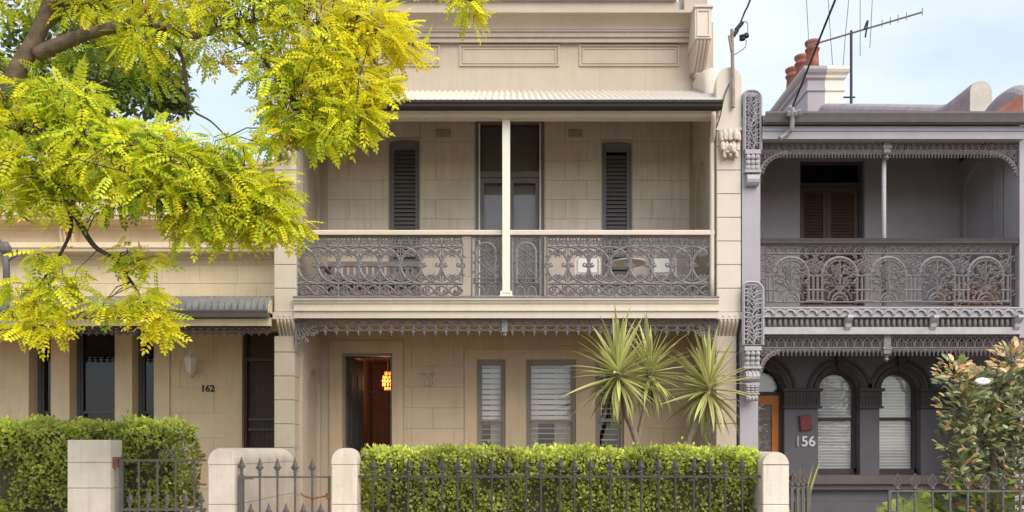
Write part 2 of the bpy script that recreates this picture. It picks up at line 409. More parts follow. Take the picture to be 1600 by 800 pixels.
# curtain-like folds along the hallway and a side table at the far end
hc = MB()
for i in range(12):
    x = -2.55 + i * .065; hc.tube([(x, 5.3, FL0), (x, 5.3, 3.2)], .036, 6)
hc.build('hall_curtain', 'hall', house)
# door leaf folded inwards and iron security screen
dl = MB().box(0, .045, 0, .80, FL0 + .02, door[3] - .03)
for a, b in ((.10, .36), (.44, .70)):
    for c, d in ((.2, 1.0), (1.12, 2.3)): dl.box(.045, .06, a, b, FL0 + c, FL0 + d)
dmesh = dl; dmesh.v = [(door[0] + .02 + x * math.cos(.12) + y * math.sin(.12), YW + .2 + y * math.cos(.12) - x * math.sin(.12), z) for x, y, z in dmesh.v]
leaf = dmesh.build('front_door', 'dark_frame', house)
MB().lathe((door[0] + .18, YW + .86, 1.45), [(.012, 0), (.03, .02), (.03, .04), (.01, .06)], 8, 'y').build('door_knob', 'aluminium', leaf)
fr = MB(); x0, x1 = door[0], door[1]
fr.box(x0, x0 + .035, YW + .04, YW + .2, FL0, door[3]).box(x1 - .035, x1, YW + .04, YW + .2, FL0, door[3]).box(x0 + .035, x1 - .035, YW + .04, YW + .2, door[3] - .04, door[3])
dfr = fr.build('door_frame', 'taupe', house)
gr = MB()
for i in range(7):
    xx = x0 + .075 + i * (x1 - x0 - .15) / 6; gr.tube([(xx, YW + .1, FL0 + .03), (xx, YW + .1, door[3] - .05)], .005, 4)
for z in (FL0 + .06, FL0 + .95, wz(612), door[3] - .06): gr.box(x0 + .04, x1 - .04, YW + .094, YW + .106, z - .008, z + .008)
gr.build('screen_grille', 'wire_black', dfr)

def sash(parent, op, yf, recess, m, blind=None, mid=.52, fw=.05, name='sash_window', pane='pane', curt=None, blm='blind'):
    x0, x1, z0, z1 = op; y = yf + recess
    mb = MB().box(x0, x0 + fw, y, y + .09, z0, z1).box(x1 - fw, x1, y, y + .09, z0, z1).box(x0 + fw, x1 - fw, y, y + .09, z1 - fw, z1).box(x0 + fw, x1 - fw, y, y + .09, z0, z0 + fw * 1.3)
    w = mb.build(name, m, parent); zm = z0 + (z1 - z0) * mid; s = .035; a, b = x0 + fw, x1 - fw
    for nm, za, zb, yo in (('upper_sash', zm - .02, z1 - fw, .02), ('lower_sash', z0 + fw * 1.3, zm + .02, .052)):
        q = MB().box(a, a + s, y + yo, y + yo + .03, za, zb).box(b - s, b, y + yo, y + yo + .03, za, zb).box(a + s, b - s, y + yo, y + yo + .03, zb - .04, zb).box(a + s, b - s, y + yo, y + yo + .03, za, za + .04)
        q.build(nm, m, w)
        MB().box(a + s, b - s, y + yo + .012, y + yo + .016, za + .04, zb - .04).build('pane', pane, w)
    if recess > .03:
        pass
    yb = y + .15
    if blind:
        nz_, ang_u, ang_l, pitch = blind; zz = z1 - fw - .03
        bw = b - a
        meshes = {}
        for ang in (ang_u, ang_l):
            c, sn = math.cos(R(ang)), math.sin(R(ang)); hw = .038
            mbb = MB().add([(-bw / 2, -hw * c - .002 * sn, -hw * sn), (bw / 2, -hw * c - .002 * sn, -hw * sn), (bw / 2, hw * c, hw * sn), (-bw / 2, hw * c, hw * sn),
                            (-bw / 2, -hw * c, -hw * sn + .004), (bw / 2, -hw * c, -hw * sn + .004), (bw / 2, hw * c, hw * sn + .004), (-bw / 2, hw * c, hw * sn + .004)],
                           [(0, 3, 2, 1), (4, 5, 6, 7), (0, 1, 5, 4), (1, 2, 6, 5), (2, 3, 7, 6), (3, 0, 4, 7)])
            meshes[ang] = mbb.mesh('blind_slat', blm)
        while zz > z0 + .1:
            inst('blind_slat', meshes[ang_u if zz > zm else ang_l], w, ((a + b) / 2, yb, zz)).rotation_euler = (random.uniform(-.10, .10), random.uniform(-.008, .008), 0); zz -= pitch * random.uniform(.96, 1.04)
    if curt:
        for f0, f1 in curt:
            cb = MB(); k = max(4, int((f1 - f0) * (b - a) / .03)); pts = []
            for i in range(k + 1):
                t = i / k; pts.append((a + (b - a) * (f0 + (f1 - f0) * t), yb + .12 + .018 * math.sin(i * 1.9)))
            v = [(x, yy, z0) for x, yy in pts] + [(x, yy, z1) for x, yy in pts]
            cb.add(v, [(i, i + 1, k + 2 + i, k + 1 + i) for i in range(k)]); cb.build('curtain', 'curtain', w, True)
    return w
sash(house, wins[0], YW - .022, .05, 'taupe', (0, 62, 8, .088), .5, .05, curt=[(.45, .95)])
sash(house, wins[1], YW - .022, .05, 'taupe', (0, 66, 10, .088), .5, .05, curt=[(0, .22), (.6, 1.)])
sash(house, wins[2], YW - .022, .05, 'taupe', (0, 8, 8, .088), .5, .05)
for i, w_ in enumerate(wins):
    MB().box(w_[0] - .03, w_[1] + .03, YW - .10, YW - .024, w_[2] - .09, w_[2]).build('window_sill', 'cream', house)

def shutter(op, parent):
    x0, x1, z0, z1 = op; y = YW + .06; fw = .07; xm = (x0 + x1) / 2; h = .03
    top = [(x1, z1 - .04), (x1 - .1, z1 - .012), (xm, z1 + .0), (x0 + .1, z1 - .012), (x0, z1 - .04)]
    MB().prism_y([(x0, z1 + .02), (x1, z1 + .02)] + top, YW - .002, YW + .28).build('window_head', 'cream', parent)
    s = MB().box(x0, x0 + fw, y, y + .05, z0, z1 - .0).box(x1 - fw, x1, y, y + .05, z0, z1 - .0).box(x0 + fw, x1 - fw, y, y + .05, z1 - .16, z1 - .01).box(x0 + fw, x1 - fw, y, y + .05, z0, z0 + .12).build('shutter', 'shutter', parent)
    bw = x1 - x0 - 2 * fw - .004; ms = MB()
    c, sn, hw = math.cos(R(52)), math.sin(R(52)), .04
    ms.add([(-bw / 2, -hw * c, -hw * sn), (bw / 2, -hw * c, -hw * sn), (bw / 2, hw * c, hw * sn), (-bw / 2, hw * c, hw * sn), (-bw / 2, -hw * c, -hw * sn + .008), (bw / 2, -hw * c, -hw * sn + .008), (bw / 2, hw * c, hw * sn + .008), (-bw / 2, hw * c, hw * sn + .008)],
           [(0, 3, 2, 1), (4, 5, 6, 7), (0, 1, 5, 4), (1, 2, 6, 5), (2, 3, 7, 6), (3, 0, 4, 7)])
    me = ms.mesh('louvre_slat', 'shutter'); zz = z0 + .16
    while zz < z1 - .19: inst('louvre_slat', me, s, (xm, y + .026, zz)); zz += .068
    MB().box(x0 - .03, x1 + .03, YW - .07, YW - .017, z0 - .08, z0).build('window_sill', 'cream', parent)
for u in ups: shutter(u, house)
# french door of the balcony
x0, x1, z0, z1 = fdoor; y = YW + .05; xm = (x0 + x1) / 2; zt = wz(271)
f = MB().box(x0, x0 + .05, y - .02, y + .1, z0, z1).box(x1 - .05, x1, y - .02, y + .1, z0, z1).box(x0 + .05, x1 - .05, y, y + .1, z1 - .05, z1).box(x0 + .05, x1 - .05, y - .01, y + .1, zt - .045, zt + .045)
fd = f.build('balcony_door_frame', 'shutter', house)
MB().box(x0 + .05, x0 + .075, y - .03, y + .03, z0, z1 - .06).box(x1 - .075, x1 - .05, y - .03, y + .03, z0, z1 - .06).build('door_stop', 'white_trim', fd)
for a, b in ((x0 + .08, xm - .005), (xm + .005, x1 - .08)):
    d = MB().box(a, a + .06, y + .03, y + .07, z0 + .01, zt - .05).box(b - .06, b, y + .03, y + .07, z0 + .01, zt - .05).box(a + .06, b - .06, y + .03, y + .07, zt - .13, zt - .05).box(a + .06, b - .06, y + .03, y + .07, z0 + .01, z0 + .5).build('door_leaf', 'shutter', fd)
    MB().box(a + .06, b - .06, y + .045, y + .05, z0 + .5, zt - .13).build('pane', 'pane', fd)
    MB().box(a, b, y + .045, y + .05, zt + .046, z1 - .06).build('fanlight_pane', 'pane', fd)
    MB().box(a + .01, b - .01, y + .14, y + .145, z0, z1 - .05).build('door_blind', 'door_blind', fd)
# party walls with blind arches, and the wing pillars in stacked blocks
def niche_side(xa, xb, parent, z0, z1, arch_z, y0=.36, y1=YW, m='cream'):
    ya, yb = .62, 1.40; ym, r = (ya + yb) / 2, (yb - ya) / 2
    out = [(y0, z0), (ya, z0), (ya, arch_z - r)] + [(ym - r * math.cos(PI * i / 10), arch_z - r + r * math.sin(PI * i / 10)) for i in range(1, 10)] + [(yb, arch_z - r), (yb, z0), (y1, z0), (y1, z1), (y0, z1)]
    return MB().prism_x(out, xa, xb).build('side_wall', m, parent)
for sgn, (xo, xi) in ((-1, (XL, XLi)), (1, (XR, XRi))):
    a, b = min(xo, xi), max(xo, xi); core0, core1 = (a, b - .06) if sgn < 0 else (a + .06, b)
    MB().box(core0 + .002, core1 - .002, .37, 8, .1, 6.3).box(core0 + .002, core1 - .002, YW + .31, 8, 6.3, 8.3).build('party_wall', 'cream', house)
    ia, ib = (b - .06, b) if sgn < 0 else (a, a + .06)
    niche_side(ia, ib, house, .12, 3.42, 2.74); niche_side(ia, ib, house, FL1, 6.135, 6.02)
    # lower pillar, slightly narrower and set back
    la, lb = (-3.48, -3.185) if sgn < 0 else (2.985, 3.285)
    lp = MB().box(la + .012, lb - .012, .115, .36, .1, 3.14).build('lower_pillar', 'cream_joint', house)
    z = .1
    for k in range(9):
        zt = min(z + .35, 3.14)
        block(lp, la, lb, .1, .365, z + .004, zt - .004, 'cream', .008); z = zt
        if z >= 3.13: break
    up = MB().box(a + .012, b - .012, .012, .36, 3.46, 6.15).build('upper_pillar', 'cream_joint', house)
    z = 3.47
    while z < 6.1:
        zt = min(z + .343, 6.13); block(up, a, b, 0, .362, z + .004, zt - .004, 'cream_trim', .008); z = zt
    # corbel carrying the upper pillar: beaded cap and fluted bracket
    cb = MB().box(a - .012, b + .012, -.03, .36, pz(499, 0), 3.465).build('corbel_cap', 'cream_trim', house)
    for t in (.25, .5, .75): MB().lathe((a + (b - a) * t, -.028, pz(494, 0)), [(.016, 0), (.014, .008), (.006, .013)], 8, 'y').build('bead', 'cream_trim', cb)
    prof = [(.36, pz(499, 0))] + [(-.01 + .13 * (1 - math.cos(PI * i / 8)) / 2 * 1.1, pz(499, 0) - (pz(499, 0) - 3.10) * i / 8) for i in range(9)] + [(.36, 3.10)]
    fl = MB().prism_x(prof, a + .03, b - .03)
    for t in range(5):
        xx = a + .03 + (b - a - .06) * (t + .5) / 5
        fl.tube([(xx, yy - .001, zz) for yy, zz in prof[1:-1]], .022, 6)
    fl.build('fluted_corbel', 'cream', house, True)
    # party wall top sweeping up from the front pier to the parapet
    path = [(0, 7.02), (.12, 6.98), (.3, 6.82), (.46, 6.76), (.62, 7.02), (.85, 7.43), (1.1, 7.62), (1.5, 7.78)]
    pth = [tuple(p) for p in smooth_path([(0, 7.02), (.10, 6.99), (.24, 6.90), (.42, 6.74), (.56, 6.92), (.74, 7.30), (.95, 7.48), (1.25, 7.58), (1.49, 7.64)], 4)]
    wt = MB(); sweep_top(wt, pth, a - .004, b + .008, 6.14, 10); wt.build('wing_wall_top', 'cream_trim', house, False)
    MB().box(a - .01, b + .02, -.02, .06, 6.10, 6.145).build('string_mould', 'cream_trim', house)
    # acanthus leaf bracket with a small mask
    cx_ = (a + b) / 2; zt, zb = 6.09, pz(246, 0); ac = MB()
    ac.prism_y([(cx_ - .15, zt), (cx_ - .14, zt - .25), (cx_ - .07, zt - .42), (cx_, zb), (cx_ + .07, zt - .42), (cx_ + .14, zt - .25), (cx_ + .15, zt)], -.035, 0.01)
    for i, (dx, dz, rx, rz) in enumerate([(0, .07, .05, .10), (-.075, .08, .045, .09), (.075, .08, .045, .09), (-.125, .10, .035, .08), (.125, .10, .035, .08), (-.11, .24, .04, .08), (.11, .24, .04, .08), (-.05, .26, .04, .10), (.05, .26, .04, .10), (0, .30, .035, .1), (-.085, .36, .03, .06), (.085, .36, .03, .06)]):
        ac.ell((cx_ + dx, -.05 - .012 * (i % 3), zt - dz), (rx, .035, rz), 8, 6)
        ac.ell((cx_ + dx, -.085 - .012 * (i % 3), zt - dz - rz * .75), (rx * .7, .028, .024), 8, 5)
    br = ac.build('acanthus_bracket', 'cream_trim', house, True)
    mk = MB().ell((cx_, -.09, zb + .10), (.052, .05, .065), 10, 8).ell((cx_, -.14, zb + .10), (.012, .02, .02), 6, 5).ell((cx_ - .02, -.128, zb + .125), (.013, .01, .008), 6, 5).ell((cx_ + .02, -.128, zb + .125), (.013, .01, .008), 6, 5).ell((cx_, -.125, zb + .07), (.022, .014, .008), 6, 5)
    for k in range(9): mk.ell((cx_ + .065 * math.cos(k * .7), -.06, zb + .10 + .075 * math.sin(k * .7)), (.022, .025, .022), 6, 5)
    mk.build('mask', 'cream_trim', br, True)
# parapet: sunk panels, cornice, brackets, blocking course
for pc in (609, 796, 983):
    a, b, zb, zt = wx(pc - 78), wx(pc + 78), wz(104), wz(71)
    pn = MB()
    for t, w, dpt in ((0, .022, .026), (.05, .018, .014)):
        A, B, C, D = a + t, b - t, zb + t * .9, zt - t * .9
        pn.box(A, B, YW - dpt, YW, D - w, D).box(A, B, YW - dpt, YW, C, C + w).box(A, A + w, YW - dpt, YW, C + w, D - w).box(B - w, B, YW - dpt, YW, C + w, D - w)
    pn.build('parapet_panel', 'cream', house)
zc = lambda y, Y: pz(y, Y)
prof = [(1.5, zc(67, 1.5)), (1.43, zc(66, 1.43)), (1.43, zc(58, 1.43)), (1.40, zc(57.5, 1.40)), (1.40, zc(49.5, 1.40)), (1.375, zc(49, 1.375)), (1.375, zc(46, 1.375))]
prof += [(1.36 - .17 * (1 - math.cos(PI / 2 * i / 8)), zc(45, 1.36) + (zc(20, 1.19) - zc(45, 1.36)) * math.sin(PI / 2 * i / 8)) for i in range(9)]
prof += [(1.16, zc(19.5, 1.16)), (1.16, zc(15, 1.16)), (1.5, 8.62)]
MB().prism_x(prof, XLi + .1, XRi - .06).build('cornice', 'cream', house)
MB().box(XL + .3, XRi - .25, 1.36, 1.7, 8.4, pz(2.2, 1.36)).build('blocking_course', 'cream', house)
MB().box(XL + .35, XRi - .3, 1.30, 1.72, pz(2.2, 1.36), pz(2.2, 1.36) + .02).build('capping', 'iron_pale', house)
for sgn in (-1, 1):
    xa, xb = (px(1086, 1.0), px(1112, 1.0)) if sgn > 0 else (-3.30, -3.04)
    zt, zb = pz(12, 1.0), pz(60, 1.0)
    e = MB().box(xa, xb, 1.0, 1.5, zb, zt).box(xa - .02, xb + .02, .97, 1.5, zt, zt + .035)
    e.box(xa + .03, xb - .03, .985, 1.0, zb + .03, zb + .055).box(xa + .03, xb - .03, .985, 1.0, zt - .055, zt - .03).box(xa + .03, xa + .05, .985, 1.0, zb + .055, zt - .055).box(xb - .05, xb - .03, .985, 1.0, zb + .055, zt - .055)
    e.build('parapet_block', 'cream_trim', house)
    pr = [(1.5, zb)] + [(1.03 + .33 * (i / 8) ** 1.3, zb - (zb - 7.60) * i / 8) for i in range(9)] + [(1.5, 7.60)]
    q = MB().prism_x(pr, xa + .02, xb - .02)
    for t in range(4): q.tube([(xa + .02 + (xb - xa - .04) * (t + .5) / 4, yy, zz) for yy, zz in pr[1:-1]], .024, 6)
    q.lathe(((xa + xb) / 2 - .0, 1.38, 7.555), [(.05, -.04), (.075, 0), (.05, .04)], 10)
    q.build('scroll_bracket', 'cream', house)
    pa, pb = (px(1069, 1.33), px(1105, 1.33)) if sgn > 0 else (XL + .02, XL + .36)
    MB().box(pa, pb, 1.32, 1.75, 8.42, 9.15).box(pa - .03, pb + .03, 1.29, 1.78, 9.15, 9.22).build('parapet_pier', 'cream', house)
for _a, _b in ((XL + .01, XLi), (XRi, XR - .01)): MB().box(_a, _b, 1.5, 1.8, 6.3, 8.5).build('parapet_end', 'cream', house)
# verandah roof in corrugated iron
def corrugated(prof, x0, x1, pitch, amp, name, m, parent, per=6):
    n = int((x1 - x0) / pitch * per); v, f = [], []
    pr = [Vector((p[0], p[1])) for p in prof]; nr = []
    for i in range(len(pr)):
        t = (pr[min(i + 1, len(pr) - 1)] - pr[max(0, i - 1)]).normalized(); nr.append(Vector((-t.y, t.x)))
    for i in range(n + 1):
        x = x0 + (x1 - x0) * i / n; h = amp * math.cos(2 * PI * (x - x0) / pitch)
        for p, q in zip(pr, nr): v.append((x, p.x + q.x * h, p.y + q.y * h))
    k = len(pr)
    for i in range(n):
        for j in range(k - 1): f.append((i * k + j, (i + 1) * k + j, (i + 1) * k + j + 1, i * k + j + 1))
    b = len(v); v += [(x, y, z - .012) for x, y, z in v[:b]]
    f += [tuple(b + t for t in q[::-1]) for q in f[:]]
    for i in range(n): f.append((i * k, b + i * k, b + (i + 1) * k, (i + 1) * k))
    return MB().add(v, f).build(name, m, parent, True, False)
corrugated([(-.24, 6.435), (.3, 6.73), (.9, 7.05), (1.5, 7.365)], XLi + .01, XRi - .01, .092, .02, 'verandah_roof', 'roof_cream', house)
fl = MB()
for i in range(16):
    t = i / 15; y = .1 + 1.35 * t; z = 6.62 + (7.34 - 6.62) * t
    fl.prism_x([(y, z - .02), (y + .09, z + .03), (y + .05, z + .09)], XRi - .018, XRi - .004)
fl.build('step_flashing', 'iron_pale', house)
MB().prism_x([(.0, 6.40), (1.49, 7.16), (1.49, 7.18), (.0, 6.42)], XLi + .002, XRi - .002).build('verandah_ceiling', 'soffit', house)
g = [(-.19, 6.40), (-.19, 6.305), (-.235, 6.295), (-.275, 6.303), (-.30, 6.325), (-.305, 6.35), (-.325, 6.375), (-.325, 6.405), (-.305, 6.405), (-.29, 6.37), (-.285, 6.34), (-.25, 6.315), (-.205, 6.315), (-.205, 6.40)]
MB().prism_x(g, px(454, -.28), px(1129, -.3)).build('gutter', 'gutter', house)
bm_ = [(-.19, 6.40), (-.19, 6.33), (-.16, 6.30)] + [(-.07 - .075 * math.cos(PI * i / 8), 6.295 - .05 * math.sin(PI * i / 8)) for i in range(9)] + [(.06, 6.26), (.06, 6.40)]
MB().prism_x(bm_, XLi + .005, XRi - .005).build('eaves_beam', 'cream_trim', house)
# downpipe
MB().tube(smooth_path([(2.86, -.22, 6.27), (2.87, -.2, 6.2), (2.90, -.05, 6.05), (2.915, .06, 5.95), (2.915, .06, 5.8), (2.915, .06, FL1)], 5), .036, 10).build('downpipe', 'cream_trim', house, True)
# balcony floor, fascia boards
zt, zb = pz(465, -.05), pz(497, -.05)
MB().box(XLi + .002, XRi - .002, -.02, YW, zt - .09, FL1 - .003).box(XLi + .002, XRi - .002, .0, YW, zb + .03, zb + .045).build('balcony_floor', 'cream', house)
prf = [(0, zb), (-.05, zb), (-.05, zb + .095), (-.075, zb + .10), (-.075, zb + .115), (-.05, zb + .12), (-.045, zb + .20), (-.06, zb + .21), (-.075, zb + .25), (-.09, zb + .255), (-.09, zt - .012), (0, zt - .012)]
MB().prism_x(prf, XLi - .02, XRi + .01).build('balcony_fascia', 'cream_trim', house)
MB().box(XLi - .02, XRi + .01, -.10, .12, zt - .010, zt + .012).build('balcony_nosing', 'iron', house)
# post
p = MB().box(px(785, 0), px(797, 0), -.035, .075, zt + .03, 6.30)
p.build('balcony_post', 'white_trim', house)
x = px(791, 0); MB().box(x - .10, x + .10, -.05, .09, zt + .012, zt + .035).box(x - .085, x - .055, -.045, .085, zt + .035, zt + .07).box(x + .055, x + .085, -.045, .085, zt + .035, zt + .07).box(x - .085, x + .085, -.045, .085, zt + .07, zt + .10).build('post_shoe', 'white_trim', house)
# ---- balustrade
YB = .08
BZ0, BZ1 = pz(464, YB), pz(369, YB)
hr = MB().prism_x([(YB - .05, BZ1 + .01), (YB - .05, BZ1 + .06), (YB - .03, BZ1 + .082), (YB + .03, BZ1 + .082), (YB + .05, BZ1 + .06), (YB + .05, BZ1 + .01)], XLi + .02, px(785, YB) + .012).prism_x([(YB - .05, BZ1 + .01), (YB - .05, BZ1 + .06), (YB - .03, BZ1 + .082), (YB + .03, BZ1 + .082), (YB + .05, BZ1 + .06), (YB + .05, BZ1 + .01)], px(797, YB) - .012, XRi - .02)
hr.build('handrail', 'cream_trim', house)
W, Hh = px(660, YB) - px(594.5, YB), BZ1 - BZ0
def lace_panel(W, H):
    p = []; zb1, zm0, zm1 = .185 * H / .88, .205 * H / .88, .73 * H / .88
    for z in (.008, zb1, zm1, H - .01): p.append(([(0, z), (W, z)], .016))
    p += [([(0, 0), (0, H)], .018)]
    cz, rz = (zm0 + zm1) / 2 - .01, (zm1 - zm0) / 2 + .005
    p += [(arc(0, cz, W / 2, rz, -90, 90, 18), .024), (arc(W, cz, W / 2, rz, 90, 270, 18), .024), (arc(W / 2, cz, W / 2, rz, 0, 360, 32), .024)]
    for c in (0, W / 2, W):
        s = [(arc(c, cz, .032, .032, 0, 360, 8), .02)]
        for sx in (-1, 1):
            if 0 <= c + sx * .05 <= W:
                s += [(scroll(c + sx * .062, cz + .0, .032, 90, .9, 9), .014)]
                for sz in (-1, 1):
                    s += [([(c, cz + sz * .04), (c + sx * .02, cz + sz * .10), (c + sx * .05, cz + sz * .15), (c + sx * .035, cz + sz * .19)], .013), (scroll(c + sx * .055, cz + sz * .185, .03, 90 * sz, .8, 8), .012)]
        for sz in (-1, 1):
            s += [([(c, cz + sz * .03), (c, cz + sz * (rz - .02))], .012), ([(c - .03, cz + sz * .12), (c, cz + sz * .16), (c + .03, cz + sz * .12)], .012)]
        p += [q for q in s if all(-.035 <= a <= W + .035 for a, b in q[0])]
    for c in (W / 4, 3 * W / 4):
        for sz in (-1, 1):
            p += [([(c - .035, cz + sz * (rz * .62)), (c, cz + sz * (rz * .78)), (c + .035, cz + sz * (rz * .62))], .014), ([(c, cz + sz * rz * .5), (c, cz + sz * rz * .85)], .012)]
    rl = random.Random(4)
    for c in (0, W / 2, W):                      # leaf sprays filling the spandrels between the rings
        for sz in (-1, 1):
            for s in (-1, 1):
                for k in range(4):
                    u = c + s * (.025 + .03 * k); z = cz + sz * (rz * (.98 - .07 * k) - .03)
                    if .0 <= u <= W: p += [([(u, z), (u + s * .022, z - sz * .035)], .017), ([(u, z - sz * .05), (u + s * .02, z - sz * .02)], .014)]
    for k in range(8):
        c = W * (k + .5) / 8; p += [([(c - .02, zm1 + .03), (c, zm1 + .07), (c + .02, zm1 + .03)], .016), ([(c - .025, zb1 * .25), (c, zb1 * .6), (c + .025, zb1 * .25)], .017)]
    # top band: paired scrolls under small arches
    for k in range(4):
        c = W * (k + .5) / 4; h = H - zm1; z = zm1
        p += [(arc(c, z + .01, W / 8, h * .85, 0, 180, 8), .014), ([(c, z + .02), (c, z + h - .02)], .012), (scroll(c - .03, z + h * .45, .026, 0, .85, 8), .012), (scroll(c + .03, z + h * .45, .026, 180, -.85, 8), .012)]
    # bottom band: interlaced waves and leaf knots
    n = 24
    for ph in (0, PI): p.append(([(W * i / n, zb1 * .5 + zb1 * .36 * math.sin(2 * PI * 1.5 * i / n + ph)) for i in range(n + 1)], .018))
    for k in range(4):
        c = W * (k + .5) / 4
        p += [(scroll(c - .035, zb1 * .3, .03, 0, .9, 8), .013), (scroll(c + .035, zb1 * .7, .03, 180, .9, 8), .013), ([(c, .02), (c, zb1)], .011)]
    return p
lp_me = MB().iron(lace_panel(W, Hh), .026, k_=.86).mesh('iron_lace_panel', 'iron')
rail = MB().box(XLi + .02, px(785, YB), YB - .02, YB + .02, BZ0 - .016, BZ0 - .001).box(px(797, YB), XRi - .02, YB - .02, YB + .02, BZ0 - .016, BZ0 - .001).box(XLi + .02, px(785, YB), YB - .018, YB + .018, BZ1 - .004, BZ1 + .012).box(px(797, YB), XRi - .02, YB - .018, YB + .018, BZ1 - .004, BZ1 + .012).build('balustrade_rails', 'iron', house)
for i in range(4): inst('iron_lace_panel', lp_me, rail, (px(464, YB) + i * W * .985, YB, BZ0))
for i in range(4): inst('iron_lace_panel', lp_me, rail, (px(855, YB) + i * W * .985, YB, BZ0))
for a, b in (): MB().box(px(a, YB), px(b, YB), YB - .02, YB + .03, BZ0 - .0, BZ1 - .005).build('baluster_board', 'cream', rail)
def arch_panel(W, H):
    c = W / 2; p = [([(.004, 0), (.004, H)], .018), ([(W - .004, 0), (W - .004, H)], .018), ([(0, .01), (W, .01)], .016), ([(0, H - .01), (W, H - .01)], .016)]
    r = W * .34
    p += [([(c - r, .2), (c - r, H - .1 - r)] + [(c - r * math.cos(PI * i / 10), H - .1 - r + r * math.sin(PI * i / 10)) for i in range(1, 10)] + [(c + r, H - .1 - r), (c + r, .2)], .024)]
    p += [([(c - r, .3), (c + r, .55)], .013), ([(c + r, .3), (c - r, .55)], .013), ([(c - r, .55), (c + r * .8, .72)], .012), ([(c + r, .55), (c - r * .8, .72)], .012), ([(c, .2), (c, H - .12)], .012)]
    for z in (.35, .46, .57, .68): p += [(arc(c, z, .026, .026, 0, 360, 8), .014), ([(c - .05, z - .03), (c, z + .045), (c + .05, z - .03)], .012)]
    for z in (.2, .27): p.append(([(0, z), (W, z)], .014))
    for k in range(4): p.append((arc(W * (k + .5) / 4, .235, .022, .022, 0, 360, 8), .012))
    for s in (-1, 1):
        p += [(arc(c + s * W * .2, .02, W * .15, .13, 0, 180, 8), .016)]
        for z in (.36, .5, .64): p += [(scroll(c + s * W * .42, z, .025, 0, .9, 8), .011)]
        p += [(scroll(c + s * W * .3, H - .06, .04, 0, 1, 8), .013)]
    return p
WN = px(780, YB) - px(736, YB)
an_me = MB().iron(arch_panel(WN, Hh), .026, k_=.86).mesh('arched_lace_panel', 'iron')
inst('arched_lace_panel', an_me, rail, (px(737, YB), YB, BZ0)); inst('arched_lace_panel', an_me, rail, (px(800, YB), YB, BZ0))
# ---- lace fringe below the balcony
def fringe(x0, x1, zt, zb, n, style):
    p = []; h = zt - zb; W = (x1 - x0) / n
    if style == 0:
        p += [([(x0, zt - .01), (x1, zt - .01)], .02), ([(x0, zt - h * .42), (x1, zt - h * .42)], .016)]
        for i in range(n):
            c = x0 + (i + .5) * W
            p += [([(c - W / 2, zt - .02), (c + W / 2, zt - h * .4)], .012), ([(c + W / 2, zt - .02), (c - W / 2, zt - h * .4)], .012), (arc(c, zt - h * .21, .022, .022, 0, 360, 6), .010)]
            p += [(arc(c - W / 2, zt - h * .42, W * .5, h * .30, 0, -90, 5), .014), (arc(c + W / 2, zt - h * .42, W * .5, h * .30, 180, 270, 5), .014)]
            p += [([(c, zt - h * .42), (c, zb)], .013), ([(c - .026, zb + h * .28), (c, zb + h * .10), (c + .026, zb + h * .28)], .015), ([(c - .022, zb + h * .18), (c + .022, zb + h * .18)], .012)]
    else:
        z1, z2 = zt - h * .62, zt - h * .72
        p += [([(x0, zt - .012), (x1, zt - .012)], .024), ([(x0, z1), (x1, z1)], .02), ([(x0, z2), (x1, z2)], .014)]
        for i in range(n):
            c = x0 + (i + .5) * W
            p += [([(c - W * .48, z1), (c - W * .40, z1 + h * .3), (c, zt - .03)], .016), ([(c + W * .48, z1), (c + W * .40, z1 + h * .3), (c, zt - .03)], .016), ([(c - W * .5, zt - .03), (c - W * .15, z1 + h * .28), (c - W * .2, z1)], .011), ([(c + W * .5, zt - .03), (c + W * .15, z1 + h * .28), (c + W * .2, z1)], .011)]
            p += [(arc(c, z1 + h * .18, W * .16, h * .09, 0, 360, 6), .011)]
            for s in (-.25, .25):
                d = c + s * W; p += [([(d, z1), (d, zb)], .014), ([(d - W * .17, z2), (d, zb + h * .07), (d + W * .17, z2)], .016)]
    return p
YF = .05
FZ1, FZ0 = pz(498, YF), pz(524, YF)
fm = MB().iron(fringe(px(500, YF), px(1084, YF), FZ1, FZ0, 34, 0), .02, YF)
fm.build('lace_fringe', 'iron', house)
def fan(w, h):
    p = [([(0, 0), (0, -h)], .02), ([(0, -.008), (w, -.008)], .02)]
    for k in range(9):
        a = R(-4 - 82 * k / 8); r0, r1 = .06, .30 + .04 * math.sin(k * 2.3)
        p.append(([(r0 * math.cos(a) * w / .36, r0 * math.sin(a) * h / .42), (r1 * math.cos(a) * w / .36, r1 * math.sin(a) * h / .42)], .013))
        p.append((arc(r1 * math.cos(a) * w / .36, r1 * math.sin(a) * h / .42, .024, .024, 0, 360, 7), .016))
    for r in (.07, .16, .24): p.append((arc(0, 0, r * w / .36, r * h / .42, 0, -90, 10), .013))
    p.append(([(w * (1 - i / 12) ** 1.0 * (1 + .06 * math.sin(i * 3)), -h * (i / 12) ** 1.6) for i in range(12)][2:], .014))
    return p
fw_, fh_ = px(506, YF) - px(462, YF), FZ1 - pz(545, YF)
fan_me = MB().iron(fan(fw_, fh_), .022).mesh('fan_bracket', 'iron')
inst('fan_bracket', fan_me, house, (px(462, YF) + .0, YF, FZ1))
fan2 = MB().iron(fan(fw_ * .9, fh_), .022); fan2.v = [(-a, b, c) for a, b, c in fan2.v]
inst('fan_bracket', fan2.mesh('fan_bracket', 'iron'), house, (px(1118, YF), YF, FZ1))
pd = MB().box(px(784, YF), px(793, YF), YF - .02, YF + .02, pz(519, YF), FZ1); c = px(788.5, YF)
pd.lathe((c, YF, pz(524, YF)), [(.01, -.02), (.03, 0), (.022, .02), (.04, .04), (.04, .05)], 8).build('fringe_pendant', 'iron', house)
# verandah floor
MB().box(XLi + .002, XRi - .002, -.15, YW, .1, FL0).build('verandah_floor', 'tiles_floor', house)
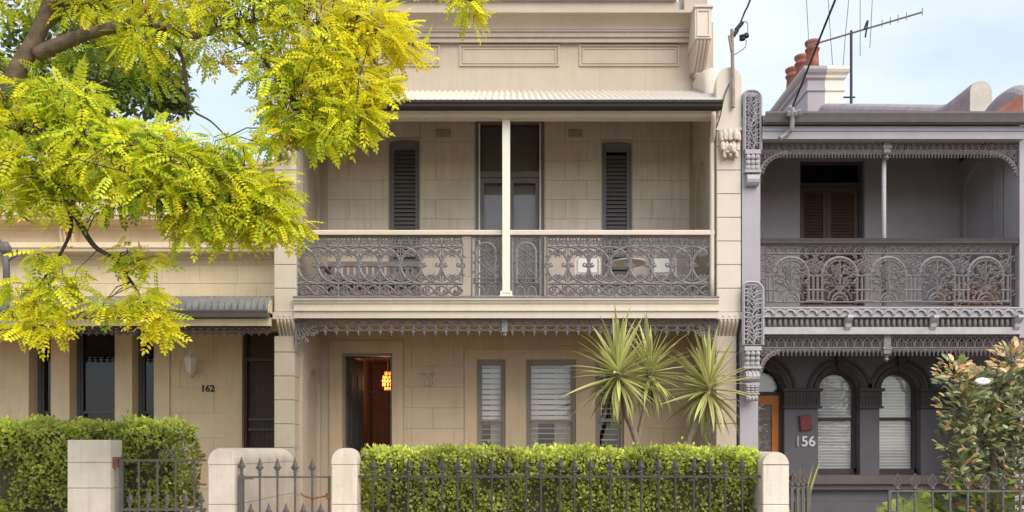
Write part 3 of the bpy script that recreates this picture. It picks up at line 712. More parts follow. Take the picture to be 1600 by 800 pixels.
# small cream porch light and number
lx, lz = px(669, YW), pz(583, YW)
pl = tag(MB().prism_x([(YW - .015, lz + .012), (YW - .13, lz + .004), (YW - .135, lz - .006), (YW - .015, lz - .012)], lx - .10, lx + .10).box(lx - .03, lx + .03, YW - .05, YW - .015, lz - .045, lz - .012).build('porch_light', 'cream_trim'), 'small flat cream porch light on wall right of open front door', 'wall light')
text('160', .15, (lx, YW - .022, pz(604, YW)), 'cream_trim', house, ext=.01)
# service mast on the wing wall
bt = thing('service_bracket', 'weathered timber power mast with insulators fixed to cream wing wall', 'power mast', (px(1146, -.04), -.04, pz(165, -.04)))
def pp(x, y, Y=-.04): return P(x, y, Y)
MB().tube([pp(1145.5, 168, -.045), pp(1144.5, 90, -.05), pp(1143.5, 46, -.05)], [.028, .026, .024], 8).build('mast', 'timber_grey', bt)
MB().tube([pp(1143, 80, -.06), pp(1139, 56, -.06)], .02, 6).build('strut', 'timber_grey', bt)
ins = MB()
for a, b in (((1150, 47), (1160, 35)), ((1146, 56), (1152, 47))): ins.tube([pp(*a), pp(*b)], .03, 8)
ins.lathe(pp(1160, 60), [(.02, -.03), (.045, -.02), (.045, 0), (.02, .005), (.045, .02), (.045, .04), (.02, .05)], 10).lathe(pp(1166, 56), [(.02, -.03), (.04, -.02), (.04, .02), (.02, .04)], 10)
ins.build('insulator', 'wire_black', bt)
MB().tube(smooth_path([pp(1160, 34), pp(1168, 36), pp(1168, 55)], 4), .006, 5).build('jumper_wire', 'iron_gate', bt)
MB().tube(smooth_path([pp(1166, 62), pp(1164, 74), pp(1150, 84), pp(1146, 86)], 4), .006, 5).build('drip_wire', 'iron_gate', bt)
MB().tube(smooth_path([pp(1140, 130, -.03), pp(1132, 150, -.03), pp(1126, 178, -.1), pp(1119, 200, -.05)], 4), .010, 5).build('lead_wire', 'iron_gate', bt)
cab = MB().tube(smooth_path([pp(1156, 38), pp(1164, 18), P(1172, 0, -.4), P(1210, -110, -2.5), P(1300, -420, -6.5)], 6), .013, 6).build('power_cable', 'wire_black')
tag(cab, 'black power cable rising from timber mast on cream wing wall', 'cable')
# ================================================================== the single storey house beside it (number 162)
lh = thing('cottage_house', 'tan single storey terrace house numbered 162 with grey bullnose verandah', 'house', (-7, 1.5, .1))
LX0, LX1 = -10.4, XL - .03
ww = [(wx(47), wx(80), .85, 3.5), (wx(109), wx(180), .85, 3.5), (wx(207), wx(242), .85, 3.5)]
ldoor = (wx(379), wx(443), .4, 3.42)
lwall = holed_wall('facade_wall', LX0, LX1, .1, wz(262), YW, YW + .3, ww + [ldoor], 'tan', lh)
pils = [(wx(19), wx(47)), (wx(242), wx(266)), (wx(352), wx(379))]
hl = [(a - .0, b, 0, 3.9) for a, b in pils] + [(wx(47), wx(242), 0, 3.9), ldoor]
ashlar(lwall, LX0, LX1, .4, 3.6, YW, .42, 1.1, hl, 'tan', gap=.007, th=.007)
ashlar(lwall, LX0, LX1, 3.9, wz(402), YW, .30, .62, [], 'tan', gap=.007, th=.007)
for a, b in pils: MB().box(a, b, YW - .035, YW, .1, 3.7).build('pilaster', 'tan', lh)
MB().box(wx(80), wx(109), YW - .012, YW, .1, 3.7).build('window_pier', 'tan', lh)
MB().box(wx(180), wx(207), YW - .012, YW, .1, 3.7).build('window_pier', 'tan', lh)
for w_ in ww:
    w2 = sash(lh, w_, YW, .2, 'slate_blue', None, .47, .06, pane='pane_dark')
    MB().box(w_[0] + .05, w_[1] - .05, YW + .42, YW + .43, 2.0, w_[3]).build('roller_blind', 'maroon_curtain', w2)
    MB().box(w_[0], w_[1], YW - .06, YW + .2, w_[2] - .08, w_[2]).build('window_sill', 'tan', lh)
# door with screen
x0, x1, z0, z1 = ldoor
df = MB().box(x0, x0 + .05, YW + .05, YW + .14, z0, z1).box(x1 - .05, x1, YW + .05, YW + .14, z0, z1).box(x0 + .05, x1 - .05, YW + .05, YW + .14, wz(561) - .03, wz(561) + .03).build('door_frame', 'brown_door', lh)
MB().box(x0 + .05, x1 - .05, YW + .15, YW + .19, z0, z1).build('front_door', 'brown_door', df)
sg = MB().box(x0 + .06, x1 - .06, YW + .07, YW + .09, wz(655) - .02, wz(655) + .02).box(x0 + .06, x1 - .06, YW + .07, YW + .09, wz(671) - .02, wz(671) + .02)
sd = sg.build('screen_rail', 'dark_frame', df)
for i in range(7):
    xx = x0 + .1 + i * (x1 - x0 - .2) / 6
    MB().tube([(xx, YW + .08, z0 + .03), (xx, YW + .08, wz(561) - .04)], .006, 4).build('screen_bar', 'dark_frame', df)
# parapet mouldings
def mould(parent, y0, y1, proj, m, x0=LX0, x1=LX1):
    zt, zb = wz(y0), wz(y1); h = zt - zb
    pr = [(YW, zb), (YW - proj * .12, zb), (YW - proj * .12, zb + h * .28), (YW - proj * .2, zb + h * .34), (YW - proj * .9, zb + h * .34), (YW - proj * .93, zb + h * .55), (YW - proj, zb + h * .6), (YW - proj, zt), (YW, zt + .02)]
    MB().prism_x(pr, x0, x1).build('moulding', m, parent)
mould(lh, 259, 279, .30, 'tan'); mould(lh, 337, 360, .38, 'tan'); mould(lh, 386, 406, .30, 'tan')
for pc in (110, 330):
    q = MB().box(wx(pc - 13), wx(pc + 13), YW - .07, YW, wz(383), wz(360))
    for t in range(4): q.tube([(wx(pc - 9 + t * 6), YW - .075, wz(380)), (wx(pc - 9 + t * 6), YW - .11, wz(366)), (wx(pc - 9 + t * 6), YW - .11, wz(357))], .03, 6)
    q.build('frieze_bracket', 'tan', lh)
MB().box(LX0, LX1, 1.8, 7, 5.7, 5.9).box(LX0, LX1, 7, 7.3, .1, 5.9).box(LX0 - .3, LX0, .1, 7.3, .1, 5.9).build('rear_wall', 'tan', lh)
MB().box(LX0, LX1, 1.8, 7, .2, .4).build('inner_floor', 'floorboard', lh)
MB().box(LX0, LX1, 3.6, 3.7, .4, 5.7).build('inner_wall', 'interior_dark', lh)
MB().box(LX0, LX1, -.1, YW, .1, .4).build('verandah_floor', 'tiles_floor', lh)
bn = [(-.12, 3.46), (-.10, 3.56), (-.03, 3.64), (.1, 3.70), (.3, 3.745), (.8, 3.82), (1.5, 3.93)]
MB().prism_x([(p[0], p[1] - .015) for p in bn] + [(1.5, 3.46)], LX1 - .02, LX1 - .005).build('roof_end', 'tan', lh)
corrugated([tuple(p) for p in smooth_path(bn, 3)], LX0, LX1, .094, .019, 'bullnose_roof', 'roof_grey', lh)
gz = 3.47
MB().prism_x([(-.10, gz), (-.10, gz - .10), (-.15, gz - .112), (-.19, gz - .10), (-.205, gz - .05), (-.22, gz - .02), (-.22, gz), (-.205, gz), (-.19, gz - .05), (-.17, gz - .09), (-.115, gz - .09), (-.115, gz)], LX0, LX1 + .0).build('gutter', 'gutter_grey', lh)
MB().box(LX0, LX1, -.10, -.02, pz(509, -.1), pz(498, -.1)).build('eaves_beam', 'tan', lh)
MB().iron(fringe(LX0, LX1, pz(509, -.06), pz(525, -.06), 62, 0), .02, -.06, ).build('lace_fringe', 'charcoal_brown', lh)
MB().prism_x([(-.02, 3.36), (1.5, 3.9), (1.5, 3.92), (-.02, 3.38)], LX0, LX1).build('verandah_ceiling', 'cream_trim', lh)
text('162', .155, (px(325, YW), YW - .012, pz(612, YW)), 'number_black', lh, bold=.003)
# service pipe and bracket at the far end of the cottage
q = thing('vent_pipe', 'grey vent pipe with forked head standing before tan cottage frieze', 'pipe', P(11, 470, 0.0))
MB().tube([P(11, 475, .0), P(10, 420, .0), P(9, 395, .0)], .045, 10).build('pipe', 'gutter_grey', q, True)
MB().lathe(P(9, 395, 0.), [(.05, -.02), (.075, .02), (.075, .08), (.03, .16)], 10).tube([P(9, 390, 0), P(-4, 372, 0)], .03, 6).tube([P(11, 408, 0), P(24, 400, 0), P(28, 390, 0)], .02, 6).build('pipe_head', 'gutter_grey', q)
# wall lantern
lx, ly, lz0 = px(305, YW), YW - .20, pz(587, YW)
wl_ = thing('wall_lantern', 'cream carriage lantern mounted on tan wall above house number', 'lantern', (lx, YW, pz(575, YW)))
s_ = 1 / 95.
cage = MB()
hx = MB()
for k in range(6):
    a, b = 2 * PI * k / 6, 2 * PI * (k + 1) / 6
    cage.tube([(lx + .052 * math.cos(a), ly + .052 * math.sin(a), lz0 + .06), (lx + .095 * math.cos(a), ly + .095 * math.sin(a), lz0 + .25)], .009, 5)
cage.lathe((lx, ly, lz0 + .06), [(.01, -.06), (.02, -.045), (.012, -.03), (.045, -.012), (.058, 0), (.058, .01)], 6)
cage.lathe((lx, ly, lz0 + .25), [(.105, -.01), (.11, .01), (.075, .05), (.03, .075), (.02, .1), (.03, .11), (.008, .14)], 6)
cage.build('lantern_cage', 'white', wl_)
MB().lathe((lx, ly, lz0 + .07), [(.047, 0), (.084, .17)], 6).build('lantern_glass', 'lamp_glass', wl_)
MB().tube(smooth_path([(lx, YW - .02, lz0 + .06), (lx, YW - .10, lz0 - .03), (lx, ly, lz0 - .005)], 5), .012, 6).lathe((lx, YW - .012, lz0 + .07), [(.055, 0), (.05, .015), (.02, .02)], 12, 'y').build('lantern_arm', 'cream_trim', wl_)

# ================================================================== the grey house (number 156)
gh = thing('grey_terrace_house', 'charcoal grey two storey terrace house with arched windows and iron lace', 'house', (5.5, 1.5, .1))
GX0, GX1, GXR = 3.335, 3.60, 7.36
GF = pz(483, -.05)
# facade: upper wall with one door opening
gd = (wx(1250), wx(1351), GF, wz(249))
holed_wall('upper_wall', GX1 - .05, GXR + .02, 3.1, 6.92, YW, YW + .3, [gd], 'grey_wall', gh)
# lower wall with three arches open to a common base line
SP, SILL = 2.43, pz(742, YW)
arches = [(3.62, 4.48, .45), (wx(1278), wx(1344), SILL), (wx(1374), wx(1439), SILL)]
def arch_outline(xa, xb, zb):
    c, r = (xa + xb) / 2, (xb - xa) / 2
    return [(xa, zb), (xa, SP)] + [(c - r * math.cos(PI * i / 16), SP + r * math.sin(PI * i / 16)) for i in range(1, 16)] + [(xb, SP), (xb, zb)]
out = [(GX1 - .05, SILL)]
for a in arches: out += arch_outline(a[0], a[1], SILL)
out += [(GXR + .02, SILL), (GXR + .02, 3.1), (GX1 - .05, 3.1)]
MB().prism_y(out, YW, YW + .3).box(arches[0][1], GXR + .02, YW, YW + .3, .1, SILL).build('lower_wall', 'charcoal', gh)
# hood mouldings, keystones, capitals
for a in arches:
    c, r = (a[0] + a[1]) / 2, (a[1] - a[0]) / 2
    for r0, r1, pr, m in ((.0, .085, .05, 'charcoal_brown'), (.14, .185, .035, 'charcoal_brown')):
        ri, ro = r + r0 + .002, r + r1
        o = [(c - ri * math.cos(PI * i / 16), SP + ri * math.sin(PI * i / 16)) for i in range(17)] + [(c + ro * math.cos(PI * i / 16), SP + ro * math.sin(PI * i / 16)) for i in range(17)]
        k = len(o); mb = MB(); v = [(x, YW - pr, z) for x, z in o] + [(x, YW, z) for x, z in o]; f = []
        for i in range(16): f += [(i, i + 1, 33 - i - 1, 33 - i), (i, k + i, k + i + 1, i + 1), (33 - i - 1, k + 33 - i - 1, k + 33 - i, 33 - i)]
        f += [(0, 33, k + 33, k), (16, k + 16, k + 17, 17)]
        mb.add(v, f).build('arch_moulding', m, gh)
    MB().prism_y([(c - .045, SP + r + .0), (c - .07, SP + r + .24), (c + .07, SP + r + .24), (c + .045, SP + r + .0)], YW - .08, YW - .0).build('keystone', 'charcoal_brown', gh)
for a, b in ((arches[0][1], arches[1][0]), (arches[1][1], arches[2][0]), (arches[2][1], GXR)):
    cp = MB().box(a - .02, b + .02, YW - .05, YW + .06, wz(635), wz(612)).box(a - .05, b + .05, YW - .09, YW + .06, wz(612), wz(607)).box(a - .04, b + .04, YW - .07, YW + .06, wz(638), wz(634.5)).build('pier_capital', 'charcoal_brown', gh)
    n = int((b - a) / .05)
    tm = MB().box(-.013, .013, -.012, 0, 0, .14).mesh('capital_flute', 'charcoal_brown')
    for i in range(n): inst('capital_flute', tm, cp, (a + (i + .5) * (b - a) / n, YW - .05, wz(632)))
# arched windows
for a in arches[1:]:
    xa, xb, zb = a; c, r = (xa + xb) / 2, (xb - xa) / 2; y = YW + .14
    o_out = arch_outline(xa, xb, zb); t = .055; ri = r - t
    o_in = [(xb - t, zb + .1), (xb - t, SP)] + [(c + ri * math.cos(PI * i / 16), SP + ri * math.sin(PI * i / 16)) for i in range(1, 16)] + [(xa + t, SP), (xa + t, zb + .1)]
    A, B = o_out, o_in[::-1]; k = len(A); mb = MB()
    v = [(x, y, z) for x, z in A + B] + [(x, y + .08, z) for x, z in A + B]; f = []; n2 = 2 * k
    for i in range(k - 1): f += [(i, i + 1, k + i + 1, k + i), (k + i, k + i + 1, n2 + k + i + 1, n2 + k + i), (n2 + i, n2 + k + i, n2 + k + i + 1, n2 + i + 1)]
    mb.add(v, f).box(xa, xb, y, y + .08, zb, zb + .1).box(xa + t, xb - t, y + .01, y + .06, pz(657, y), pz(654, y) + .02)
    w = mb.build('arched_window', 'charcoal_brown', gh)
    pn = [(x, z) for x, z in o_in]
    MB().prism_y(pn, y + .04, y + .044).build('pane', 'pane', w)
    bw = xb - xa - .06; zz = zb + .12
    ms = {}
    while zz < SP + r - .03:
        half = bw / 2 if zz < SP else math.sqrt(max(.0001, (r - .03) ** 2 - (zz - SP) ** 2))
        kx = round(half, 2)
        if kx not in ms: ms[kx] = MB().add([(-kx, -.016, -.022), (kx, -.016, -.022), (kx, .014, .022), (-kx, .014, .022), (-kx, -.012, -.022), (kx, -.012, -.022), (kx, .018, .022), (-kx, .018, .022)], [(0, 1, 2, 3), (7, 6, 5, 4), (0, 4, 5, 1), (3, 2, 6, 7)]).mesh('blind_slat', 'white_blind')
        inst('blind_slat', ms[kx], w, (c, y + .085, zz)).rotation_euler = (random.uniform(-.12, .12), random.uniform(-.006, .006), 0); zz += .050
MB().box(4.55, GXR, YW - .16, YW + .14, pz(756, 1.4), SILL - .002).box(4.55, GXR, YW - .10, YW - .001, pz(765, 1.4), pz(756, 1.4) - .001).build('long_sill', 'sill_brown', gh)
MB().box(4.6, GXR, YW - .14, YW - .001, .1, pz(784, 1.4)).build('plinth', 'charcoal', gh)
# front door
xa, xb = 3.64, arches[0][1]; y = YW + .13; zt = pz(618, y)
d = MB().box(xa, xa + .13, y, y + .05, .45, zt).box(xb - .16, xb - .05, y, y + .05, .45, zt).box(xa + .13, xb - .16, y, y + .05, zt - .15, zt).box(xa + .13, xb - .16, y, y + .05, .45, 1.0).box(xa + .13, xb - .16, y, y + .05, 1.0, 1.12).build('front_door', 'orange_door', gh)
MB().box(xa + .13, xb - .16, y + .02, y + .03, 1.12, zt - .15).build('pane', 'pane', d)
MB().box(xa + .13, xb - .16, y + .04, y + .045, 1.0, zt - .15).build('door_curtain', 'door_blind', d)
MB().box(xb - .05, xb, y - .02, y + .07, .45, zt).box(xa, xb, y - .02, y + .07, zt, zt + .06).build('door_frame', 'charcoal_brown', gh)
o = [(xa, zt + .06), (xb - .06, zt + .06), (xb - .06, SP)]; c, r = (arches[0][0] + xb) / 2, (xb - arches[0][0]) / 2 - .06
o += [(c + r * math.cos(PI * i / 12), SP + r * math.sin(PI * i / 12)) for i in range(1, 12)] + [(xa, SP)]
MB().prism_y(o, y + .02, y + .026).build('fanlight', 'pane', gh)
MB().prism_y([(x, z) for x, z in o], y + .12, y + .13).build('fanlight_blind', 'white_blind', gh)
# upper door with shutters
x0, x1, z0, z1 = gd; y = YW + .1; zt = wz(285)
f = MB().box(x0, x0 + .05, y, y + .1, z0, z1).box(x1 - .05, x1, y, y + .1, z0, z1).box(x0 + .05, x1 - .05, y, y + .1, zt - .03, zt + .03).box(x0 + .05, x1 - .05, y, y + .1, z1 - .05, z1).build('balcony_door_frame', 'charcoal_brown', gh)
MB().box(x0 + .05, x1 - .05, y + .04, y + .045, zt + .03, z1 - .05).build('fanlight_pane', 'pane_dark', f)
xm = wx(1297)
for a, b in ((x0 + .055, xm - .004), (xm + .004, x1 - .055)):
    s = MB().box(a, a + .06, y + .03, y + .07, z0, zt - .035).box(b - .06, b, y + .03, y + .07, z0, zt - .035).box(a + .06, b - .06, y + .03, y + .07, zt - .12, zt - .035).box(a + .06, b - .06, y + .06, y + .07, z0, zt - .12).build('door_shutter', 'brown_door', f)
    me = MB().prism_x([(0, 0), (.005, 0), (.03, .05), (.025, .05)], -(b - a) / 2 + .062, (b - a) / 2 - .062).mesh('louvre_slat', 'brown_door'); zz = z0 + .3
    while zz < zt - .17: inst('louvre_slat', me, s, ((a + b) / 2, y + .03, zz)); zz += .052
# interior
MB().box(GX1, GXR, 3.6, 3.7, .1, 6.9).build('inner_wall', 'interior', gh)
MB().box(GX1, GXR, 1.8, 3.6, 3.2, 3.5).box(GX1, GXR, 1.8, 3.6, 6.8, 6.9).box(GX1, GXR, 1.8, 3.6, .1, .45).build('inner_floor', 'interior', gh)
# party walls
sp = MB().box(GX0, GX1 - .06, .37, 8, .1, 6.35); sp.build('party_wall', 'grey_paint', gh)
niche_side(GX1 - .06, GX1, gh, .12, 3.2, 2.7, m='grey_paint'); niche_side(GX1 - .06, GX1, gh, GF, 6.1, 5.95, m='grey_wall')
niche_side(GXR, GXR + .06, gh, .12, 3.2, 2.7, m='grey_paint'); niche_side(GXR, GXR + .06, gh, GF, 6.3, 6.0, m='grey_wall')
MB().box(GXR + .06, GXR + .36, .37, 8, .1, 6.3).build('party_wall', 'grey_paint', gh)
MB().box(GX0, GX1, .1, .37, .1, 3.1).build('lower_pillar', 'grey_paint', gh)
MB().box(GX0, GX1, 0, .37, 3.1, 6.3).build('upper_pillar', 'grey_paint', gh)
MB().box(GXR, GXR + .34, 0, .37, 3.1, 6.3).build('upper_pillar', 'grey_paint', gh)
MB().box(GXR, GXR + .34, .1, .37, .1, 3.1).build('lower_pillar', 'grey_paint', gh)
mb = MB(); sweep_top(mb, [tuple(p) for p in smooth_path([(0.02, 6.70), (.12, 6.74), (.3, 6.72), (.55, 6.7), (.9, 6.9), (1.5, 7.1), (8, 7.3)], 3)], GX0 + .012, GX1 + .0, 6.2); mb.build('wing_wall_top', 'grey_paint', gh)
mb = MB(); sweep_top(mb, [tuple(p) for p in smooth_path([(0, 6.72), (.1, 6.80), (.3, 6.90), (.6, 6.92), (.9, 6.84), (1.2, 6.66)], 3)], GXR, GXR + .36, 6.2); mb.build('wing_wall_top', 'parapet_mauve', gh)
mb = MB(); sweep_top(mb, [(1.24, 7.40), (1.3, 7.42), (2.05, 7.42), (2.3, 7.50), (4, 8.27), (7.4, 9.80)], GXR - .0, GXR + .36, 6.2); mb.build('party_wall_coping', 'parapet_mauve', gh)
mb = MB(); sweep_top(mb, [(1.215, 7.405), (1.238, 7.405)], GXR + .005, GXR + .355, 6.3); mb.build('coping_end', 'cement', gh)
MB().box(GXR + .02, GXR + .34, .05, 1.2, 6.2, 6.24).prism_x([(-.1, 6.26), (1.5, 6.62), (1.5, 6.64), (-.1, 6.28)], GX1, GXR + .0).build('verandah_roof', 'terracotta', gh)
MB().box(GX1, GXR, 8, 8.3, .1, 8.0).prism_x([(1.55, 6.9), (7.4, 8.6), (8.2, 8.5), (8.2, 8.4), (7.4, 8.5), (1.55, 6.8)], GX1, GXR).build('main_roof', 'terracotta', gh)
MB().prism_y([(6.80, 6.25), (7.355, 6.25), (7.355, 6.60)], -.08, 1.2).build('wall_fillet', 'terracotta', gh)
# chimney, half grey, half cream, with pots
YC = 7.3
ca, cb_ = px(1262, YC), px(1318, YC); cm = px(1289, YC); ztop = pz(107, YC)
def stack(xa, xb, m, side):
    s = MB(); zb = 8.0; pr = [(0, zb), (0, ztop - .55), (.03, ztop - .54), (.03, ztop - .46), (0, ztop - .45), (0, ztop - .28), (.05, ztop - .24), (.06, ztop - .18), (.11, ztop - .13), (.14, ztop - .07), (.14, ztop)]
    for (p0, za), (p1, zb2) in zip(pr[:-1], pr[1:]):
        if zb2 - za < 1e-6: continue
        def ring(e, z): return [((xa - e) if side < 0 else xa, YC - e, z), (xb + (e if side > 0 else 0), YC - e, z), (xb + (e if side > 0 else 0), YC + 2.6 + e, z), ((xa - e) if side < 0 else xa, YC + 2.6 + e, z)]
        s.add(ring(p0, za) + ring(p1, zb2), [(0, 1, 5, 4), (1, 2, 6, 5), (2, 3, 7, 6), (3, 0, 4, 7)] + ([(4, 5, 6, 7)] if zb2 == ztop else []))
    return s.build('chimney_stack', m, gh)
st = stack(ca, cm, 'grey_paint', -1); stack(cm, cb_, 'white_trim', 1)
MB().box(ca + .02, cb_ - .02, YC + .02, YC + 2.5, ztop, ztop + .05).build('chimney_cap', 'cement', st)
pm = MB().lathe((0, 0, 0), [(.165, 0), (.15, .25), (.135, .5), (.165, .52), (.175, .56), (.14, .58), (.14, .64), (.17, .68), (.18, .74), (.13, .74), (.12, .5)], 16).mesh('chimney_pot', 'terracotta', True)
for yy in (7.6, 8.3, 8.95): inst('chimney_pot', pm, st, (px(1268, 7.65), yy, ztop + .05))
# gutter and eaves
ge = [(-.10, 6.27), (-.10, 6.14), (-.16, 6.12), (-.21, 6.14), (-.23, 6.2), (-.25, 6.25), (-.25, 6.275), (-.23, 6.275), (-.20, 6.18), (-.115, 6.15), (-.115, 6.27)]
MB().prism_x(ge, GX1 + .0, GXR + .34).build('gutter', 'gutter_grey', gh)
MB().box(GX1, GXR, -.10, .06, pz(217, -.1), 6.12).box(GX1, GXR, -.115, -.10, pz(205, -.1), 6.12).build('eaves_beam', 'grey_paint', gh)
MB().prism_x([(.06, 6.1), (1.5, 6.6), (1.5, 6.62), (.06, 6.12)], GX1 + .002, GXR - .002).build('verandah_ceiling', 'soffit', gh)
# iron lace: upper fringe with curved brackets
YG = .04
fa, fb = GX1 + .002, GXR - .002
z1, z0 = pz(218, YG), pz(247, YG)
fg = MB().iron(fringe(fa, fb, z1, z0, 40, 1), .022, YG); fg.build('lace_fringe', 'iron_mauve', gh)
def arcbracket(w, h, n=6):
    p = [(arc(w, -h, w, h, 90, 180, 14), .03), (arc(w, -h, w * .88, h * .88, 95, 175, 12), .012)]
    for k in range(9):
        a = R(96 + 9.2 * k); p.append(([(w + w * math.cos(a), -h + h * math.sin(a)), (w + w * .86 * math.cos(a), -h + h * .86 * math.sin(a))], .022))
    for k in range(5):
        a = R(100 + 16 * k); p += [([(w + w * math.cos(a), -h + h * math.sin(a)), (max(0, w + w * 1.3 * math.cos(a)), min(0, -h + h * 1.3 * math.sin(a)))], .013)]
    p += [(scroll(w * .16, -h * .16, w * .15, 0, 1.2, 12), .014), (scroll(w * .36, -h * .07, w * .08, 0, 1.2, 9), .012), (scroll(w * .07, -h * .36, w * .08, 0, 1.2, 9), .012)]
    return p
bw, bh = px(1232, YG) - GX1, pz(240, YG) - pz(277, YG)
bme = MB().iron(arcbracket(bw, bh), .024); b2 = MB(); b2.add([(-x, y, z) for x, y, z in bme.v], bme.f)
inst('curved_bracket', bme.mesh('curved_bracket', 'iron_mauve'), gh, (fa, YG, pz(238, YG))); inst('curved_bracket', b2.mesh('curved_bracket', 'iron_mauve'), gh, (fb, YG, pz(238, YG)))
c = px(1385, YG)
MB().box(c - .05, c + .05, YG - .03, YG + .02, pz(240, YG), z1).box(c - .065, c + .065, YG - .04, YG + .02, pz(233, YG), pz(228, YG)).lathe((c, YG, pz(247, YG)), [(.01, -.03), (.035, 0), (.02, .03), (.05, .07)], 8).build('fringe_pendant', 'iron_mauve', gh)
MB().tube([(px(1381, .15), .15, GF), (px(1381, .15), .15, 6.13)], .032, 10).build('balcony_post', 'iron_pale', gh, True)
# balustrade
YK = .06
k0, k1 = pz(480, YK), pz(383, YK); WG = px(1464, YK) - px(1388, YK); HG = k1 - k0
MB().prism_x([(YK - .06, k1 + .01), (YK - .065, k1 + .04), (YK - .04, k1 + .05), (YK - .05, k1 + .09), (YK + .05, k1 + .09), (YK + .04, k1 + .05), (YK + .06, k1 + .01)], GX1, GXR).build('handrail', 'charcoal_brown', gh)
def arcade_panel(W, H):
    c = W / 2; p = [([(0, H - .008), (W, H - .008)], .018), ([(0, H * .86), (W, H * .86)], .018), ([(0, .075), (W, .075)], .016), ([(0, .008), (W, .008)], .014)]
    ra = W * .36; sp = H * .80 - ra
    p += [(arc(c, sp, ra, ra, 0, 180, 16), .028), (arc(c, sp, ra * .82, ra * .82, 0, 180, 14), .013)]
    for k in range(9):
        a = R(10 + 20 * k); p.append(([(c + ra * .82 * math.cos(a), sp + ra * .82 * math.sin(a)), (c + ra * math.cos(a), sp + ra * math.sin(a))], .014))
    for s in (-1, 1):
        for q in (.36, .455): p += [([(c + s * W * q, .075), (c + s * W * q, sp)], .02)]
        for z in (.09, .25, sp - .01): p.append(([(c + s * W * .31, z), (c + s * W * .5, z)], .018))
        p += [(scroll(c + s * W * .44, sp + ra * .62, .07, 90, 1.0, 10), .015), (scroll(c + s * W * .46, sp + ra * .25, .045, 90, 1.0, 10), .013), ([(c + s * ra, sp + .02), (c + s * W * .5, H * .84)], .015), ([(c + s * W * .5, sp), (c + s * W * .3, H * .84)], .012)]
        for (a, L) in ((75, .34), (50, .33), (28, .27)):
            e = (c + s * L * math.cos(R(a)), .24 + L * math.sin(R(a))); m_ = (c + s * L * .55 * math.cos(R(a + 12)), .24 + L * .6 * math.sin(R(a + 12)))
            p += [([(c, .22), m_, e], .015), (arc(e[0], e[1], .03, .03, 0, 360, 7), .016)]
            for t in (.5, .75): p.append(([(c + s * L * t * math.cos(R(a)) - .03, .24 + L * t * math.sin(R(a)) + .03), (c + s * L * t * math.cos(R(a)), .24 + L * t * math.sin(R(a))), (c + s * L * t * math.cos(R(a)) + .035, .24 + L * t * math.sin(R(a)) + .02)], .013))
    p += [([(c, .20), (c, sp + ra * .78)], .018), (arc(c, .085, W * .16, .12, 0, 180, 10), .018), (arc(c, .085, W * .10, .07, 0, 180, 8), .014), (arc(c, .085, W * .25, .19, 10, 170, 10), .013)]
    for k in range(5):
        d = W * (k + .5) / 5; h = H * .14; z = H * .86
        p += [(arc(d, z + .005, W / 10, h * .7, 0, 180, 7), .014), ([(d - .03, z + .03), (d + .03, z + h - .02)], .013), ([(d + .03, z + .03), (d - .03, z + h - .02)], .013), (arc(d + W / 10, z + h * .6, .016, .016, 0, 360, 6), .012)]
    rl = random.Random(9)
    for k in range(46):                          # leafy filling inside the arch
        a, r = rl.uniform(5, 175), ra * .78 * math.sqrt(rl.uniform(.08, 1)); u, z = c + r * math.cos(R(a)), sp - .03 + r * math.sin(R(a))
        d = rl.uniform(0, PI); p.append(([(u - .022 * math.cos(d), z - .022 * math.sin(d)), (u, z + .008), (u + .022 * math.cos(d), z + .022 * math.sin(d))], .014))
    for k in range(30):
        u, z = c + rl.uniform(-.33, .33) * W, rl.uniform(.20, sp)
        d = rl.uniform(0, PI); p.append(([(u - .022 * math.cos(d), z - .022 * math.sin(d)), (u + .008, z), (u + .022 * math.cos(d), z + .022 * math.sin(d))], .013))
    for s in (-1, 1):
        for k in range(16):
            u, z = c + s * rl.uniform(.30, .5) * W, rl.uniform(sp + .05, H * .85)
            if math.hypot(u - c, z - sp) < ra: continue
            d = rl.uniform(0, PI); p.append(([(u - .024 * math.cos(d), z - .024 * math.sin(d)), (u, z + .01), (u + .024 * math.cos(d), z + .024 * math.sin(d))], .016))
    p += [(arc(0, H * .70, .05, .07, -90, 90, 8), .013), (arc(W, H * .70, .05, .07, 90, 270, 8), .013)]
    return p
ap = MB().iron(arcade_panel(WG, HG), .028, k_=.84).mesh('arcade_lace_panel', 'iron_mauve')
gr_ = MB().box(GX1, GXR, YK - .02, YK + .02, k1 - .005, k1 + .009).box(GX1, GXR, YK - .02, YK + .02, k0 - .02, k0 - .001).build('balustrade_rails', 'iron_mauve', gh)
nn = 5; off = (GXR - GX1 - nn * WG) / 2
for i in range(nn): inst('arcade_lace_panel', ap, gr_, (px(1388, YK) - WG / 2 + (i - 2) * WG, YK, k0))
e0, e1 = GX1, px(1388, YK) - WG * 2.5
q = MB().iron([([(e0 + .01, 0 + k0), (e0 + .01, k1)], .016), (scroll((e0 + e1) / 2, k0 + .2, .06, 0, 1.3), .014), (scroll((e0 + e1) / 2, k0 + .38, .06, 180, 1.3), .014), (scroll((e0 + e1) / 2, k0 + .56, .06, 0, 1.3), .014), (scroll((e0 + e1) / 2, k0 + .74, .06, 180, 1.3), .014), ([(e1 - .01, k0), (e1 - .01, k1)], .016)], .024, YK)
q.build('end_lace_strip', 'iron_mauve', gr_)
e0, e1 = px(1388, YK) + WG * 2.5, GXR
if e1 - e0 > .05:
    MB().iron([([(e0 + .01, 0 + k0), (e0 + .01, k1)], .016), (scroll((e0 + e1) / 2, k0 + .2, .05, 0, 1.3), .014), (scroll((e0 + e1) / 2, k0 + .45, .05, 180, 1.3), .014), (scroll((e0 + e1) / 2, k0 + .7, .05, 0, 1.3), .014), ([(e1 - .01, k0), (e1 - .01, k1)], .016)], .024, YK).build('end_lace_strip', 'iron_mauve', gr_)
